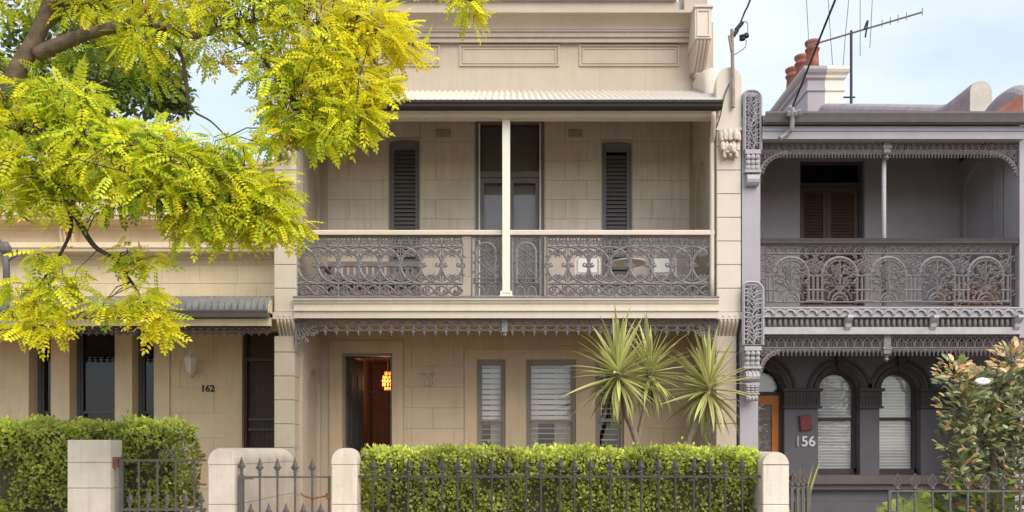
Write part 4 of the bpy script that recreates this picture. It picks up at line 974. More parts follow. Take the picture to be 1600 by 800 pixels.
# balcony edge with rope band, dentils, brackets
yb = -.05
zA, zB, zC, zD = GF, pz(496, yb), pz(511, yb), pz(522, yb)
MB().box(GX1, GXR, 0, YW, zB, GF - .003).build('balcony_floor', 'grey_wall', gh)
MB().box(GX1, GXR, yb - .03, 0, zB, zA).box(GX1, GXR, yb - .05, .1, zA, zA + .02).build('rope_band', 'iron_pale', gh)
rm = MB().tube(smooth_path([(-.07, -.09, .02), (-.02, -.1, .085), (.05, -.1, .075), (.085, -.085, .015)], 3), .016, 5).mesh('rope_leaf', 'iron_pale', True)
n = 24
for i in range(n): inst('rope_leaf', rm, gh, (GX1 + (i + .5) * (GXR - GX1) / n, 0, zB + .01))
MB().box(GX1, GXR, 0, .06, zC, zB - .001).build('dentil_back', 'iron_mauve', gh)
dm = MB().lathe((0, 0, 0), [(.012, 0), (.028, .03), (.03, .09), (.02, .125)], 6).mesh('dentil', 'iron_mauve', True)
for i in range(48): inst('dentil', dm, gh, (GX1 + (i + .5) * (GXR - GX1) / 48, -.02, zC + .003))
MB().box(GX1, GXR, yb, .06, zD, zC).build('lower_band', 'iron_pale', gh)
km = MB().prism_x([(0, .16), (-.13, .16), (-.14, .12), (-.10, .08), (-.06, .05), (-.055, .0), (-.03, -.04), (0, -.05)], -.04, .04).mesh('console_bracket', 'iron_pale')
for p_ in (1324, 1457, 1588): inst('console_bracket', km, gh, (px(p_, -.05), -.03, zC - .0))
# lower fringe
z1, z0 = zD, pz(556, YG)
MB().iron(fringe(fa, fb, z1, z0, 30, 1), .022, YG).build('lace_fringe', 'iron_mauve', gh)
bme = MB().iron(arcbracket(px(1218, YG) - fa, .36), .024); b2 = MB(); b2.add([(-x, y, z) for x, y, z in bme.v], bme.f)
inst('curved_bracket', bme.mesh('curved_bracket', 'iron_mauve'), gh, (fa, YG, pz(548, YG))); inst('curved_bracket', b2.mesh('curved_bracket', 'iron_mauve'), gh, (fb, YG, pz(548, YG)))
c = px(1385, YG)
MB().box(c - .05, c + .05, YG - .03, YG + .02, pz(553, YG), z1).box(c - .065, c + .065, YG - .04, YG + .02, pz(546, YG), pz(542, YG)).lathe((c, YG, pz(562, YG)), [(.01, -.03), (.035, 0), (.02, .03), (.05, .07)], 8).build('fringe_pendant', 'iron_mauve', gh)
# pierced iron panels on the wing pillar
def fret(xa, xb, za, zb, y, seed, round_bottom=False):
    rnd = random.Random(seed); mb = MB(); w, h = xb - xa, zb - za
    r = w * .42
    fp = [(xa + .012, za + .012), (xb - .012, za + .012), (xb - .012, zb - r)] + [(xb - .012 - r + r * math.cos(PI / 2 * i / 6), zb - .012 - r + r * math.sin(PI / 2 * i / 6)) for i in range(7)] + [(xa + .012 + r * .6 - r * .6 * math.sin(PI / 2 * i / 6), zb - .012 - r * .6 + r * .6 * math.cos(PI / 2 * i / 6)) for i in range(7)] + [(xa + .012, za + .012)]
    mb.iron([(fp, .034)], .05, y)
    ps = [([(xa + w * .5 + .03 * math.sin(i * .9), za + h * i / 14) for i in range(15)], .016)]
    nrow = int(h / .075)
    for i in range(nrow):
        for s in (-1, 1):
            z = za + .03 + (h - .1) * (i + (.5 if s > 0 else 0)) / nrow; bx = xa + w * .5
            e = bx + s * w * rnd.uniform(.36, .46); dz = rnd.uniform(.03, .075)
            ps.append(([(bx, z), (bx + s * w * .2, z + dz * .8), (e, z + dz)], .018))
            ps.append(([(bx + s * w * .2, z + dz * .8), (bx + s * w * .28, z + dz * .8 - .05)], .015))
            ps.append(([(bx + s * w * .12, z + dz * .5), (bx + s * w * .2, z + dz * .5 + .06)], .014))
    mb.iron(ps, .03, y)
    return mb
fret(px(1162, -.05), px(1190, -.05), pz(236, -.05), pz(141, -.05), -.055, 3).build('pierced_panel', 'iron_pale', gh)
MB().box(px(1164, 0), px(1188, 0), -.005, .0 - .002, pz(235, 0), pz(150, 0)).build('panel_backing', 'charcoal', gh)
MB().box(px(1163, 0), px(1190, 0), -.012, -.003, pz(536, 0), pz(446, 0)).build('panel_backing', 'charcoal', gh)
fret(px(1160, -.08), px(1193, -.08), pz(540, -.08), pz(440, -.08), -.085, 5).build('pierced_panel', 'iron_pale', gh)
def leafcorbel(xc, zt, zb, w, d, name):
    h = zt - zb; mb = MB().box(xc - w, xc + w, -d * .9, .02, zt - h * .12, zt).box(xc - w * .92, xc + w * .92, -d * .55, .02, zt - h * .55, zt - h * .12)
    for i in range(3):
        for sx in (-.6, 0, .6): mb.ell((xc + sx * w, -d * (.75 - .12 * i), zt - h * (.2 + .14 * i)), (w * .34, d * .25, h * .075), 8, 5)
    mb.box(xc - w * 1.05, xc + w * 1.05, -d * .8, .02, zt - h * .62, zt - h * .56)
    mb.tube([(xc - w * .8, -d * .35, zb + h * .17), (xc + w * .8, -d * .35, zb + h * .17)], h * .16, 12)
    for sx in (-.5, 0, .5): mb.ell((xc + sx * w, -d * .6, zb + h * .2), (w * .2, d * .3, h * .14), 8, 5)
    return mb.build(name, 'iron_pale', gh)
leafcorbel(px(1174, 0), pz(237, 0), pz(293, 0), .11, .10, 'leaf_corbel')
leafcorbel(px(1172, -.0), pz(543, 0), pz(598, 0), .12, .16, 'leaf_corbel')
leafcorbel(px(1170, .1), pz(600, 0.1), pz(628, 0.1), .10, .10, 'leaf_corbel')
# letterbox plate, number, service bracket
lb = MB().cbox(-.09, .09, -.05, 0, -.125, .125, .012).box(-.06, .06, -.056, -.05, .05, .075); lb.v = [(x * math.cos(.1) - z * math.sin(.1), y, z * math.cos(.1) + x * math.sin(.1)) for x, y, z in lb.v]
tag(lb.build('letter_box', 'red_box', loc=(px(1257, YW), YW - .002, pz(661, YW))), 'small dark red letter box on grey pier above number 156', 'letter box')
text('1', .235, (px(1246, YW), YW - .01, pz(697, YW)), 'iron_pale', gh, bold=.004, ext=.012)
text('56', .235, (px(1262.5, YW), YW - .01, pz(697, YW)), 'white', gh, bold=.003, ext=.012)
sb = MB().tube(smooth_path([P(1219, 216, -.12), P(1232, 206, -.14), P(1237, 200, -.2), P(1238, 172, -.3), P(1233, 168, -.3)], 4), .032, 8)
for a, b in ((1243, 172), (1249, 170), (1233, 172)): sb.lathe(P(a, b + 6, -.3), [(.02, -.03), (.04, -.01), (.02, 0), (.04, .02), (.015, .04)], 8)
sb.tube([P(1233, 176, -.3), P(1250, 176, -.3)], .012, 6)
tag(sb.build('eaves_insulator', 'iron_pale'), 'grey cable bracket with insulators on the grey house eaves', 'bracket')
tag(MB().tube(smooth_path([P(1238, 168, -.3), P(1258, 118, -.9), P(1280, 62, -1.6), P(1305, 0, -2.5), P(1400, -230, -5.8)], 6), .014, 6).build('service_cable', 'wire_black'), 'dark cable rising from grey house eaves past the chimney', 'cable')
# antenna
an = thing('tv_antenna', 'rooftop television antenna with long tilted boom beside chimney', 'antenna', P(1330, 165, 6))
MB().tube([P(1330, 185, 6), P(1330, 48, 6)], .028, 8).build('mast', 'wire_black', an)
MB().tube([P(1318, 152, 6), P(1336, 152, 6)], .02, 6).build('mast_clamp', 'wire_black', an)
MB().tube([P(1262, 72, 6), P(1441, 19, 6)], .022, 6).build('boom', 'gutter_grey', an)
for x, up_, dn, lean in ((1264, 75, 0, -4), (1298, 80, 40, -5), (1321, 62, 48, 6), (1344, 60, 40, 0), (1361, 66, 32, 3)):
    yb_ = 72 - (x - 1262) * 53 / 179
    MB().tube([P(x - lean * .6, yb_ + dn, 6), P(x, yb_, 6), P(x + lean, yb_ - up_, 6)], .008, 5).build('element', 'gutter_grey', an)
for x in (1378, 1391, 1403, 1416, 1441):
    yb_ = 72 - (x - 1262) * 53 / 179
    MB().tube([P(x, yb_ + 5, 6), P(x + .5, yb_ - 7, 6)], .009, 5).build('element', 'gutter_grey', an)
MB().tube(smooth_path([P(1350, 46, 5.98), P(1356, 32, 5.95), P(1352, 58, 5.95)], 4), .02, 6).build('folded_dipole', 'wire_black', an)
# ================================================================== front boundary: walls, piers, gates, fence
YFR = -2.5
def fx(p): return px(p, YFR)
def fz(p): return pz(p, YFR)
def garden_wall(name, label, xa, xb, y0, y1, zt, m='stone_pier', cat='garden wall', round_end=True):
    t = thing(name, label, cat, ((xa + xb) / 2, y0, .0))
    joints = [0, .42, .86, fz(726)] if zt > 1.3 else [0, .45]
    for za, zb in zip(joints[:-1], joints[1:]):
        MB().cbox(xa, xb, y0, y1, za + .003, zb - .004, .008).build('stone_course', m, t)
    mb = MB(); path = [(y0, zt), (y1 - .3, zt)] + ([(y1 - .3 + .3 * math.sin(PI / 2 * i / 6), zt - .3 * (1 - math.cos(PI / 2 * i / 6)) * .6) for i in range(1, 7)] if round_end else [(y1, zt)])
    sweep_top(mb, path, xa, xb, joints[-1] + .003, 12); mb.build('rounded_coping', m, t)
    MB().box(xa + .012, xb - .012, y0 + .012, y1 - .012, .0, joints[-1] + .05).build('mortar_core', 'cream_joint', t)
    return t
garden_wall('garden_wall', 'cream round topped wall between the two iron gates running back to house', fx(325), fx(366), YFR, -.02, fz(700))
garden_wall('gate_post', 'narrow cream round topped gate post beside the long clipped hedge', fx(518), fx(557.5), YFR, YFR + .3, fz(700), cat='gate post', round_end=False)
garden_wall('garden_wall', 'cream round topped wall between long hedge and grey house gate', fx(1192), fx(1233), YFR, -.02, fz(706))
t = thing('gate_post', 'square flat topped pale gate post standing in front of left hedge', 'gate post', (fx(138), YFR, 0))
xa, xb = fx(105), fx(172); zz = 0
for zb in (.42, fz(763), fz(723), fz(687)):
    MB().cbox(xa, xb, YFR, YFR + .27, zz + .003, zb - .003, .008).build('stone_course', 'stone_pier', t); zz = zb
MB().box(xa + .012, xb - .012, YFR + .012, YFR + .258, 0, zz - .01).build('mortar_core', 'cream_joint', t)

# spear finial
def spear(mb, x, y, zb, s=1.):
    mb.lathe((x, y, zb), [(.012 * s, 0), (.02 * s, .01 * s), (.014 * s, .025 * s), (.022 * s, .04 * s), (.012 * s, .06 * s)], 8)
    h = .17 * s; o = [(0, .05), (.018, .055), (.035, .085), (.052, .095), (.034, .115), (.022, .15), (.010, .185), (0, .215)]
    pts = [(x + a * s, zb + b * s) for a, b in o] + [(x - a * s, zb + b * s) for a, b in o[::-1][1:-1]]
    n = len(pts); cx_, cz_ = x, zb + .11 * s
    v = [(a, y, b) for a, b in pts] + [(cx_, y - .018 * s, cz_), (cx_, y + .018 * s, cz_)]
    mb.add(v, [(i, (i + 1) % n, n) for i in range(n)] + [((i + 1) % n, i, n + 1) for i in range(n)])
    return mb
# iron fence before the long hedge
fe = thing('iron_fence', 'dark spear topped iron fence in front of the long hedge', 'fence', (fx(870), YFR + .1, 0))
fy = YFR + .08
def yx(p): return px(p, fy)
def yz(p): return pz(p, fy)
rz = yz(744)
MB().box(yx(558), yx(1192), fy - .008, fy + .008, rz - .018, rz + .010).build('top_rail', 'iron_fence', fe)
MB().box(yx(558), yx(1192), fy - .008, fy + .008, .30, .33).build('bottom_rail', 'iron_fence', fe)
pk = MB().tube([(0, 0, .12), (0, 0, rz)], .013, 8); spear(pk, 0, 0, rz + .005, 1.0); pkm = pk.mesh('picket', 'iron_fence', False, True)
pks = [583 + i * 26.3 for i in range(23)]
for i, p_ in enumerate(pks):
    o = inst('picket', pkm, fe, (yx(p_), fy, random.uniform(-.004, .004))); o.rotation_euler = (0, random.uniform(-.02, .02), random.uniform(-.3, .3))
# gate of the cream house
g = thing('iron_gate', 'closed spear topped iron gate between cream wall and narrow post', 'gate', (fx(445), fy, 0))
MB().box(yx(374), yx(381), fy - .02, fy + .02, .1, yz(742)).build('hinge_stile', 'iron_gate', g)
sp_ = MB(); spear(sp_, yx(377.5), fy, yz(742), 1.0); sp_.build('finial', 'iron_gate', g)
MB().box(yx(381), yx(516), fy - .008, fy + .008, yz(747), yz(744)).build('top_rail', 'iron_gate', g)
MB().box(yx(381), yx(516), fy - .008, fy + .008, .18, .21).build('bottom_rail', 'iron_gate', g)
MB().box(yx(381), yx(516), fy - .008, fy + .008, .66, .685).build('middle_rail', 'iron_gate', g)
for p_ in (406, 433.5, 461, 488):
    q = MB().tube([(0, 0, .15), (0, 0, yz(745))], .012, 8); spear(q, 0, 0, yz(744), 1.0); q.build('picket', 'iron_gate', g, loc=(yx(p_), fy, 0))
for p_ in (392, 420, 447, 474, 501):
    q = MB().tube([(0, 0, .15), (0, 0, .72)], .010, 6); spear(q, 0, 0, .70, .85); q.build('dog_bar', 'iron_gate', g, loc=(yx(p_), fy, 0))
MB().box(yx(512.5), yx(516), fy - .012, fy + .012, .1, yz(745)).build('latch_stile', 'iron_gate', g)
MB().tube(smooth_path([(yx(514), fy - .02, yz(774)), (yx(490), fy - .03, yz(778)), (yx(476), fy - .04, yz(774)), (yx(472), fy - .05, yz(770))], 4), .010, 6).box(yx(510), yx(517), fy - .03, fy - .013, yz(780), yz(770)).build('latch', 'rust', g)
MB().box(yx(381), yx(396), fy - .02, fy - .009, yz(749), yz(745.5)).build('hinge_strap', 'iron_gate', g)
# low decorated gate of the cottage
g = thing('iron_gate', 'low grey iron gate with crossed scroll top before the left hedge', 'gate', (fx(255), fy, 0))
MB().box(yx(187), yx(193), fy - .015, fy + .015, .1, yz(714)).build('hinge_stile', 'iron_gate', g)
MB().box(yx(193), yx(322), fy - .008, fy + .008, yz(721), yz(717.5)).build('top_rail', 'iron_gate', g)
MB().box(yx(193), yx(322), fy - .008, fy + .008, yz(798), yz(794)).build('middle_rail', 'iron_gate', g)
MB().box(yx(193), yx(322), fy - .008, fy + .008, .18, .21).build('bottom_rail', 'iron_gate', g)
for p_ in (217, 246, 274.5, 304): MB().tube([(0, 0, .15), (0, 0, yz(719))], .012, 8).build('bar', 'iron_gate', g, loc=(yx(p_), fy, 0))
for p_ in (203, 231.5, 261, 290, 314):
    q = MB().tube([(0, 0, .15), (0, 0, yz(790))], .011, 8); spear(q, 0, 0, yz(795), .95); q.build('dog_bar', 'iron_gate', g, loc=(yx(p_), fy, 0))
c = yx(268); z = yz(717)
MB().iron([(arc(c - .075, z + .0, .09, .10, 10, 140, 10), .012), (arc(c + .075, z + .0, .09, .10, 170, 40, 10), .012), (scroll(c - .13, z + .05, .03, 0, .9, 8), .010), (scroll(c + .13, z + .05, .03, 180, -.9, 8), .010), ([(c - .07, z), (c + .05, z + .12)], .012), ([(c + .07, z), (c - .05, z + .12)], .012), ([(c - .14, z), (c - .13, z + .03)], .010)], .014, fy).build('scroll_crest', 'iron_gate', g)
MB().box(yx(178), yx(186), fy - .03, fy + .01, yz(731), yz(714)).tube([(yx(186), fy - .01, yz(716)), (yx(193), fy - .01, yz(716))], .014, 6).build('hinge', 'rust', g)
MB().tube(smooth_path([(yx(322), fy, yz(757)), (yx(304), fy - .01, yz(757)), (yx(298), fy - .02, yz(762))], 3), .010, 6).build('latch', 'rust', g)
MB().lathe((yx(318), fy, yz(714)), [(.012, 0), (.03, .012), (.02, .03), (.01, .045)], 8).build('latch_knob', 'rust', g)
# grey house gate and fence
def loopfinial(mb, x, y, zb, s=1.):
    mb.lathe((x, y, zb), [(.012, 0), (.026, .012), (.026, .022), (.012, .035)], 8)
    p = [(0, .03), (-.045, .075), (-.04, .115), (-.012, .145), (0, .185)]
    for q in (p, [(-a, b) for a, b in p]): mb.iron([([(x + a * s, zb + b * s) for a, b in q], .014)], .016, y)
    mb.iron([([(x, zb + .03), (x, zb + .12)], .012)], .014, y)
g = thing('iron_gate', 'short grey iron gate with loop finials beside grey house wall', 'gate', (fx(1250), fy, 0))
gy0 = YFR + .05
MB().box(fx(1236), fx(1266), gy0 - .008, gy0 + .008, fz(763), fz(760)).build('top_rail', 'iron_gate', g)
MB().box(fx(1236), fx(1266), gy0 - .008, gy0 + .008, .18, .21).build('bottom_rail', 'iron_gate', g)
for p_ in (1240, 1249, 1257): 
    q = MB().box(-.016, .016, -.012, .012, .12, fz(761)); loopfinial(q, 0, 0, fz(761)); q.build('bar', 'iron_gate', g, loc=(fx(p_), gy0, 0))
MB().box(fx(1262), fx(1268.5), gy0 - .025, gy0 + .025, .1, fz(760)).build('gate_stile', 'iron_gate', g)
f2 = thing('iron_fence', 'grey iron fence with open loop finials before the magnolia', 'fence', (fx(1495), fy, 0))
MB().box(fx(1391), fx(1640), gy0 - .009, gy0 + .009, fz(769), fz(766)).build('top_rail', 'iron_gate', f2)
MB().box(fx(1391), fx(1640), gy0 - .009, gy0 + .009, .18, .21).build('bottom_rail', 'iron_gate', f2)
MB().box(fx(1391), fx(1395.5), gy0 - .015, gy0 + .015, .1, fz(766.5)).build('end_stile', 'iron_gate', f2)
q = MB().tube([(0, 0, .12), (0, 0, fz(767))], .013, 8); loopfinial(q, 0, 0, fz(766)); lm = q.mesh('picket', 'iron_gate', False, True)
for i in range(9): inst('picket', lm, f2, (fx(1405.5 + i * 27.6), gy0, 0))

# ================================================================== hedges
LEAF = [(0, 0, 0), (.5, .45, .10), (0, 1, 0), (-.5, .45, .10)]; LEAFF = [(0, 1, 2, 3)]
def hedge(name, label, x0, x1, y0, y1, z1, n, cols, size=(.032, .05), bumps=.05):
    t = thing(name, label, 'hedge', ((x0 + x1) / 2, (y0 + y1) / 2, .1))
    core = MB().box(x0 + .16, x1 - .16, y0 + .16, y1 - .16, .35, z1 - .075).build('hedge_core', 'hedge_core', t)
    st = MB(); rnd = random.Random(len(label)); xx = x0 + .1
    while xx < x1 - .05:
        yb_ = (y0 + y1) / 2 + rnd.uniform(-.1, .1)
        st.tube([(xx, yb_, .08), (xx + rnd.uniform(-.06, .06), yb_, .4), (xx + rnd.uniform(-.1, .1), yb_ - .1, .8)], .014, 5); xx += rnd.uniform(.12, .24)
    o = st.build('stems', 'stem', t); o['kind'] = 'stuff'
    # leaves over the shell: front, top, ends, back
    lx, ly, lz = x1 - x0, y1 - y0, z1 - .3
    areas = np.array([lx * lz * 1.0, lx * ly * 1.1, ly * lz, ly * lz, lx * lz * .35]); cnt = (n * areas / areas.sum()).astype(int)
    Ps, Ns = [], []
    for k, c in enumerate(cnt):
        a, b = RNG.random(c), RNG.random(c); d = np.abs(RNG.normal(0, .055, c)) - .02
        if k == 0: p = np.stack([x0 + a * lx, y0 + d, .3 + b ** .8 * lz], 1); q = np.array([0, -1, 0.])
        elif k == 1: p = np.stack([x0 + a * lx, y0 + b * ly, z1 - d], 1); q = np.array([0, 0, 1.])
        elif k == 2: p = np.stack([x0 + d, y0 + a * ly, .3 + b * lz], 1); q = np.array([-1., 0, 0])
        elif k == 3: p = np.stack([x1 - d, y0 + a * ly, .3 + b * lz], 1); q = np.array([1., 0, 0])
        else: p = np.stack([x0 + a * lx, y1 - d, .3 + b * lz], 1); q = np.array([0, 1., 0])
        Ps.append(p); Ns.append(np.repeat(q[None], c, 0))
    c = n // 9; ph = RNG.random(c)      # young shoots standing above the clipped top
    Ps.append(np.stack([x0 + np.round(ph * lx * 22) / 22 + RNG.normal(0, .018, c), y0 + RNG.random(c) ** 1.6 * ly, z1 + np.abs(RNG.normal(0, .03, c))], 1)); Ns.append(np.repeat(np.array([[0, -.2, .8]]), c, 0))
    Pp, Nn = np.concatenate(Ps), np.concatenate(Ns)
    # uneven clipping
    wv = np.sin(Pp[:, 0] * 5.1 + Pp[:, 2] * 3) * .5 + np.sin(Pp[:, 0] * 11.3 + Pp[:, 2] * 9 + Pp[:, 1] * 7) * .5 + np.sin(Pp[:, 0] * 23 + Pp[:, 2] * 17) * .35
    Pp = Pp + Nn * (wv * bumps * .8)[:, None]
    D = Nn * .5 + RNG.normal(0, .6, Pp.shape) + np.array([0, 0, .45]); Nr = Nn + RNG.normal(0, .7, Pp.shape) + np.array([0, -.2, .4])
    M = frames(D, Nr); s = RNG.uniform(size[0], size[1], len(Pp)); M = M * s[:, None, None]; M[:, :, 0] *= .62
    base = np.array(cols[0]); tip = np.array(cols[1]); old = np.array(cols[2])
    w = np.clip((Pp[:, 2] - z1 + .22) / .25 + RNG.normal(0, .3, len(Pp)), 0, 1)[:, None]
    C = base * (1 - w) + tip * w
    patch = np.sin(Pp[:, 0] * 3.1 + Pp[:, 2] * 4.3) + np.sin(Pp[:, 0] * 7.7 - Pp[:, 2] * 6.1 + 1.3) + .6 * np.sin(Pp[:, 0] * 15.1 + Pp[:, 2] * 13)
    C *= (1 + .17 * patch)[:, None]
    r = RNG.random(len(Pp)); C[r > .93] = old; C *= RNG.uniform(.65, 1.25, (len(Pp), 1))
    keep = ~((patch < -.75) & (Pp[:, 2] < z1 - .2) & (RNG.random(len(Pp)) < .72))       # thin patches lower down
    o = scatter('leaves', LEAF, LEAFF, M[keep], Pp[keep], np.clip(C, 0, 1)[keep], 'leaf_green', t); o['kind'] = 'stuff'
    tg = MB()
    for k in range(int((x1 - x0) * 26)):
        xx = rnd.uniform(x0 + .05, x1 - .05); zz = rnd.uniform(.6, z1 - .1); yy = y0 + rnd.uniform(.03, .12)
        tg.tube([(xx, yy + .05, zz), (xx + rnd.uniform(-.05, .05), yy, zz + rnd.uniform(.05, .12)), (xx + rnd.uniform(-.09, .09), yy - .04, zz + rnd.uniform(.12, .22))], .0045, 4)
    o = tg.build('twigs', 'stem', t, False, False); o['kind'] = 'stuff'
    return t
hy0 = YFR + .2
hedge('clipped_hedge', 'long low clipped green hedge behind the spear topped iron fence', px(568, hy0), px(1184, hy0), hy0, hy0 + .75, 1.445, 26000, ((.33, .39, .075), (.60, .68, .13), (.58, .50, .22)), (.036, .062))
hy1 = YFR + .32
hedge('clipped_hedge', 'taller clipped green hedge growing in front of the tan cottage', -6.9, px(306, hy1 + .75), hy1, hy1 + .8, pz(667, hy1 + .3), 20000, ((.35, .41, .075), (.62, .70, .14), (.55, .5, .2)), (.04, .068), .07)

# ================================================================== yuccas
def blade_mesh(L, droop, w, seed):
    mb = MB(); n = 7; v, f = [], []
    for i in range(n + 1):
        t = i / n; ww_ = w * (.55 + .9 * t if t < .35 else .865 * (1 - ((t - .35) / .65) ** 1.8)) + .0012
        a = droop * t * t; y_ = L * t * math.cos(a * .6); z_ = -L * t * math.sin(a * .6)
        v += [(-ww_ / 2, y_, z_ + ww_ * .22), (0, y_, z_), (ww_ / 2, y_, z_ + ww_ * .22)]
    for i in range(n):
        for j in range(2): f.append((i * 3 + j, i * 3 + j + 1, i * 3 + 4 + j, i * 3 + 3 + j))
    me = mb.add(v, f).mesh('leaf', 'leaf_yucca', True)
    at = me.color_attributes.new('Col', 'FLOAT_COLOR', 'POINT'); rnd = random.Random(seed); g = rnd.uniform(.6, 1.25)
    for i, d in enumerate(at.data):
        e = (i % 3 != 1); b = (.40, .44, .12) if not e else (.76, .73, .32)
        if seed % 7 == 6: b = (.34, .28, .12)
        d.color = (b[0] * g, b[1] * g, b[2] * g, 1)
    return me
BL = [blade_mesh(1., random.uniform(.0, .22) if k < 9 else random.uniform(.35, .7), .055, k) for k in range(14)]
def yucca_head(t, c, rad, n, seed):
    rnd = random.Random(seed); c = Vector(c)
    ga = PI * (3 - math.sqrt(5))
    cr = MB().ell(tuple(c - Vector((0, 0, .05))), (.06, .06, .12), 8, 6).build('crown', 'yucca_bark', t)
    for i in range(n):
        u = (i + .5) / n; el = R(86 - 158 * u ** .86 + rnd.uniform(-13, 13)); az = i * ga + rnd.uniform(-.35, .35)
        L = rad * rnd.uniform(.62, 1.08) * (1.0 if u < .75 else .86)
        me = BL[rnd.choice((0, 1, 2, 3, 4, 5, 7, 8))] if u < .72 else (BL[13] if u > .86 and rnd.random() < .5 else BL[rnd.randrange(7, 13)])
        o = bpy.data.objects.new('leaf', me); col.objects.link(o)
        q = Matrix.Translation(c + Vector((0, 0, .06 - .2 * u))) @ Matrix.Rotation(az, 4, 'Z') @ Matrix.Rotation(el, 4, 'X') @ Matrix.Rotation(rnd.uniform(-.5, .5), 4, 'Y') @ Matrix.Diagonal((L * 1.5, L, L, 1))
        o.parent = cr; o.matrix_parent_inverse = Matrix.Identity(4); o.matrix_basis = q
    return cr
ya = thing('yucca_plant', 'forked yucca with two spiky heads growing before the cream verandah', 'yucca', P(988, 690, -.7) * Vector((1, 1, 0)).length if False else (px(990, -.7), -.7, .1))
Y1 = -.75
h1, h2, h3 = P(966, 582, Y1 - .12), P(1016, 580, Y1 + .2), P(1107, 604, Y1 - .05)
MB().tube(smooth_path([(px(996, Y1), Y1, .08), P(998, 720, Y1), P(990, 675, Y1), P(978, 645, Y1 - .05), P(968, 600, Y1 - .12)], 5), .045, 10).build('trunk', 'yucca_bark', ya, True)
MB().tube(smooth_path([P(994, 700, Y1 + .03), P(1003, 660, Y1 + .1), P(1012, 625, Y1 + .18), P(1016, 598, Y1 + .2)], 5), .04, 10).build('trunk', 'yucca_bark', ya, True)
yucca_head(ya, h1, .82, 125, 1); yucca_head(ya, h2, .74, 105, 2)
# skirt of dry leaves
yb2 = thing('yucca_plant', 'single headed yucca with one leaning stem beside the cream pillar', 'yucca', (px(1068, Y1), Y1, .1))
MB().tube(smooth_path([(px(1062, Y1), Y1, .08), P(1066, 730, Y1), P(1076, 690, Y1), P(1092, 640, Y1), P(1105, 612, Y1 - .05)], 5), .042, 10).build('trunk', 'yucca_bark', yb2, True)
yucca_head(yb2, h3, .80, 125, 3)
ag = thing('strappy_plant', 'low strappy green plant on soil between the two yuccas', 'plant', (px(1040, -.9), -.9, .1))
for k in range(14):
    a = random.uniform(0, 2 * PI); L = random.uniform(.7, 1.35); d = random.uniform(.05, .3)
    o = bpy.data.objects.new('leaf', BL[k % 9]); col.objects.link(o); o.parent = ag; o.matrix_parent_inverse = Matrix.Identity(4)
    o.matrix_basis = Matrix.Rotation(a, 4, 'Z') @ Matrix.Rotation(R(90) - d, 4, 'X') @ Matrix.Diagonal((L * .6, L, L, 1))
# upright leaf plant by the grey gate
up_ = thing('flax_plant', 'slender upright pale flax plant beside wall at grey gate', 'plant', (px(1243, -2.2), -2.2, .1))
for k, (a, d, L) in enumerate(((.3, .2, 1.38), (4.6, .08, 1.2), (.2, .16, 1.25), (3.4, .15, .9), (5.3, .2, .8), (1.5, .3, .75))):
    o = bpy.data.objects.new('leaf', BL[k]); col.objects.link(o); o.parent = up_; o.matrix_parent_inverse = Matrix.Identity(4)
    o.matrix_basis = Matrix.Rotation(a - PI / 2, 4, 'Z') @ Matrix.Rotation(R(90) - d, 4, 'X') @ Matrix.Diagonal((L * .9, L, L, 1))

# ================================================================== magnolia
def oval_leaf(seed, under=False):
    mb = MB(); pts = [(0, 0), (.28, .25), (.34, .5), (.25, .78), (0, 1.0), (-.25, .78), (-.34, .5), (-.28, .25)]
    v = [(x * .75, y, abs(x) * .35 - .12 * y * y) for x, y in pts] + [(0, .33, -.02), (0, .66, -.06)]
    f = [(0, 1, 8), (1, 2, 8), (2, 9, 8), (2, 3, 9), (3, 4, 9), (4, 5, 9), (5, 6, 9), (6, 8, 9), (6, 7, 8), (7, 0, 8)]
    me = mb.add(v, f).mesh('leaf', 'leaf_gloss', True)
    at = me.color_attributes.new('Col', 'FLOAT_COLOR', 'POINT')
    cs = [(.17, .20, .075), (.24, .26, .12), (.12, .16, .06), (.30, .33, .15), (.60, .30, .13), (.70, .44, .22), (.50, .38, .15), (.42, .44, .17)]
    for d in at.data: d.color = (*cs[seed], 1)
    return me
OL = [oval_leaf(k) for k in range(8)]
mg = thing('magnolia_tree', 'small magnolia tree with rusty young leaves before the grey house', 'tree', (px(1553, -1.7), -1.7, .1))
YM = -1.7
mr = random.Random(5)
MB().tube([(px(1556, YM), YM, .05), P(1556, 790, YM), P(1552, 740, YM), P(1553, 690, YM), P(1560, 640, YM), P(1556, 600, YM)], [.05, .045, .04, .036, .028, .018], 10).build('trunk', 'yucca_bark', mg, True)
clumps = [(1490, 585, 30, 26, 1), (1520, 610, 34, 30, 0), (1585, 570, 40, 34, 1), (1560, 610, 45, 40, 0), (1500, 640, 34, 34, 0), (1540, 660, 40, 36, 0), (1595, 650, 45, 50, 0), (1485, 690, 22, 26, 2), (1510, 720, 28, 34, 0), (1600, 720, 36, 34, 0), (1530, 690, 34, 26, 0), (1575, 690, 34, 30, 0), (1640, 640, 50, 90, 0), (1640, 560, 45, 35, 1), (1500, 740, 26, 26, 0), (1590, 745, 36, 22, 2)]
crown = MB()
for (x, y, rx, ry, k) in clumps:
    Yc = YM + mr.uniform(-.35, .35)
    crown.tube([P(1556, min(y + 60, 720), YM), P((x + 1556) / 2, y + 25, (Yc + YM) / 2), P(x, y, Yc)], [.016, .012, .006], 5)
cr = crown.build('branches', 'stem', mg); big = 0; MX, LX_, CX = [], [], []
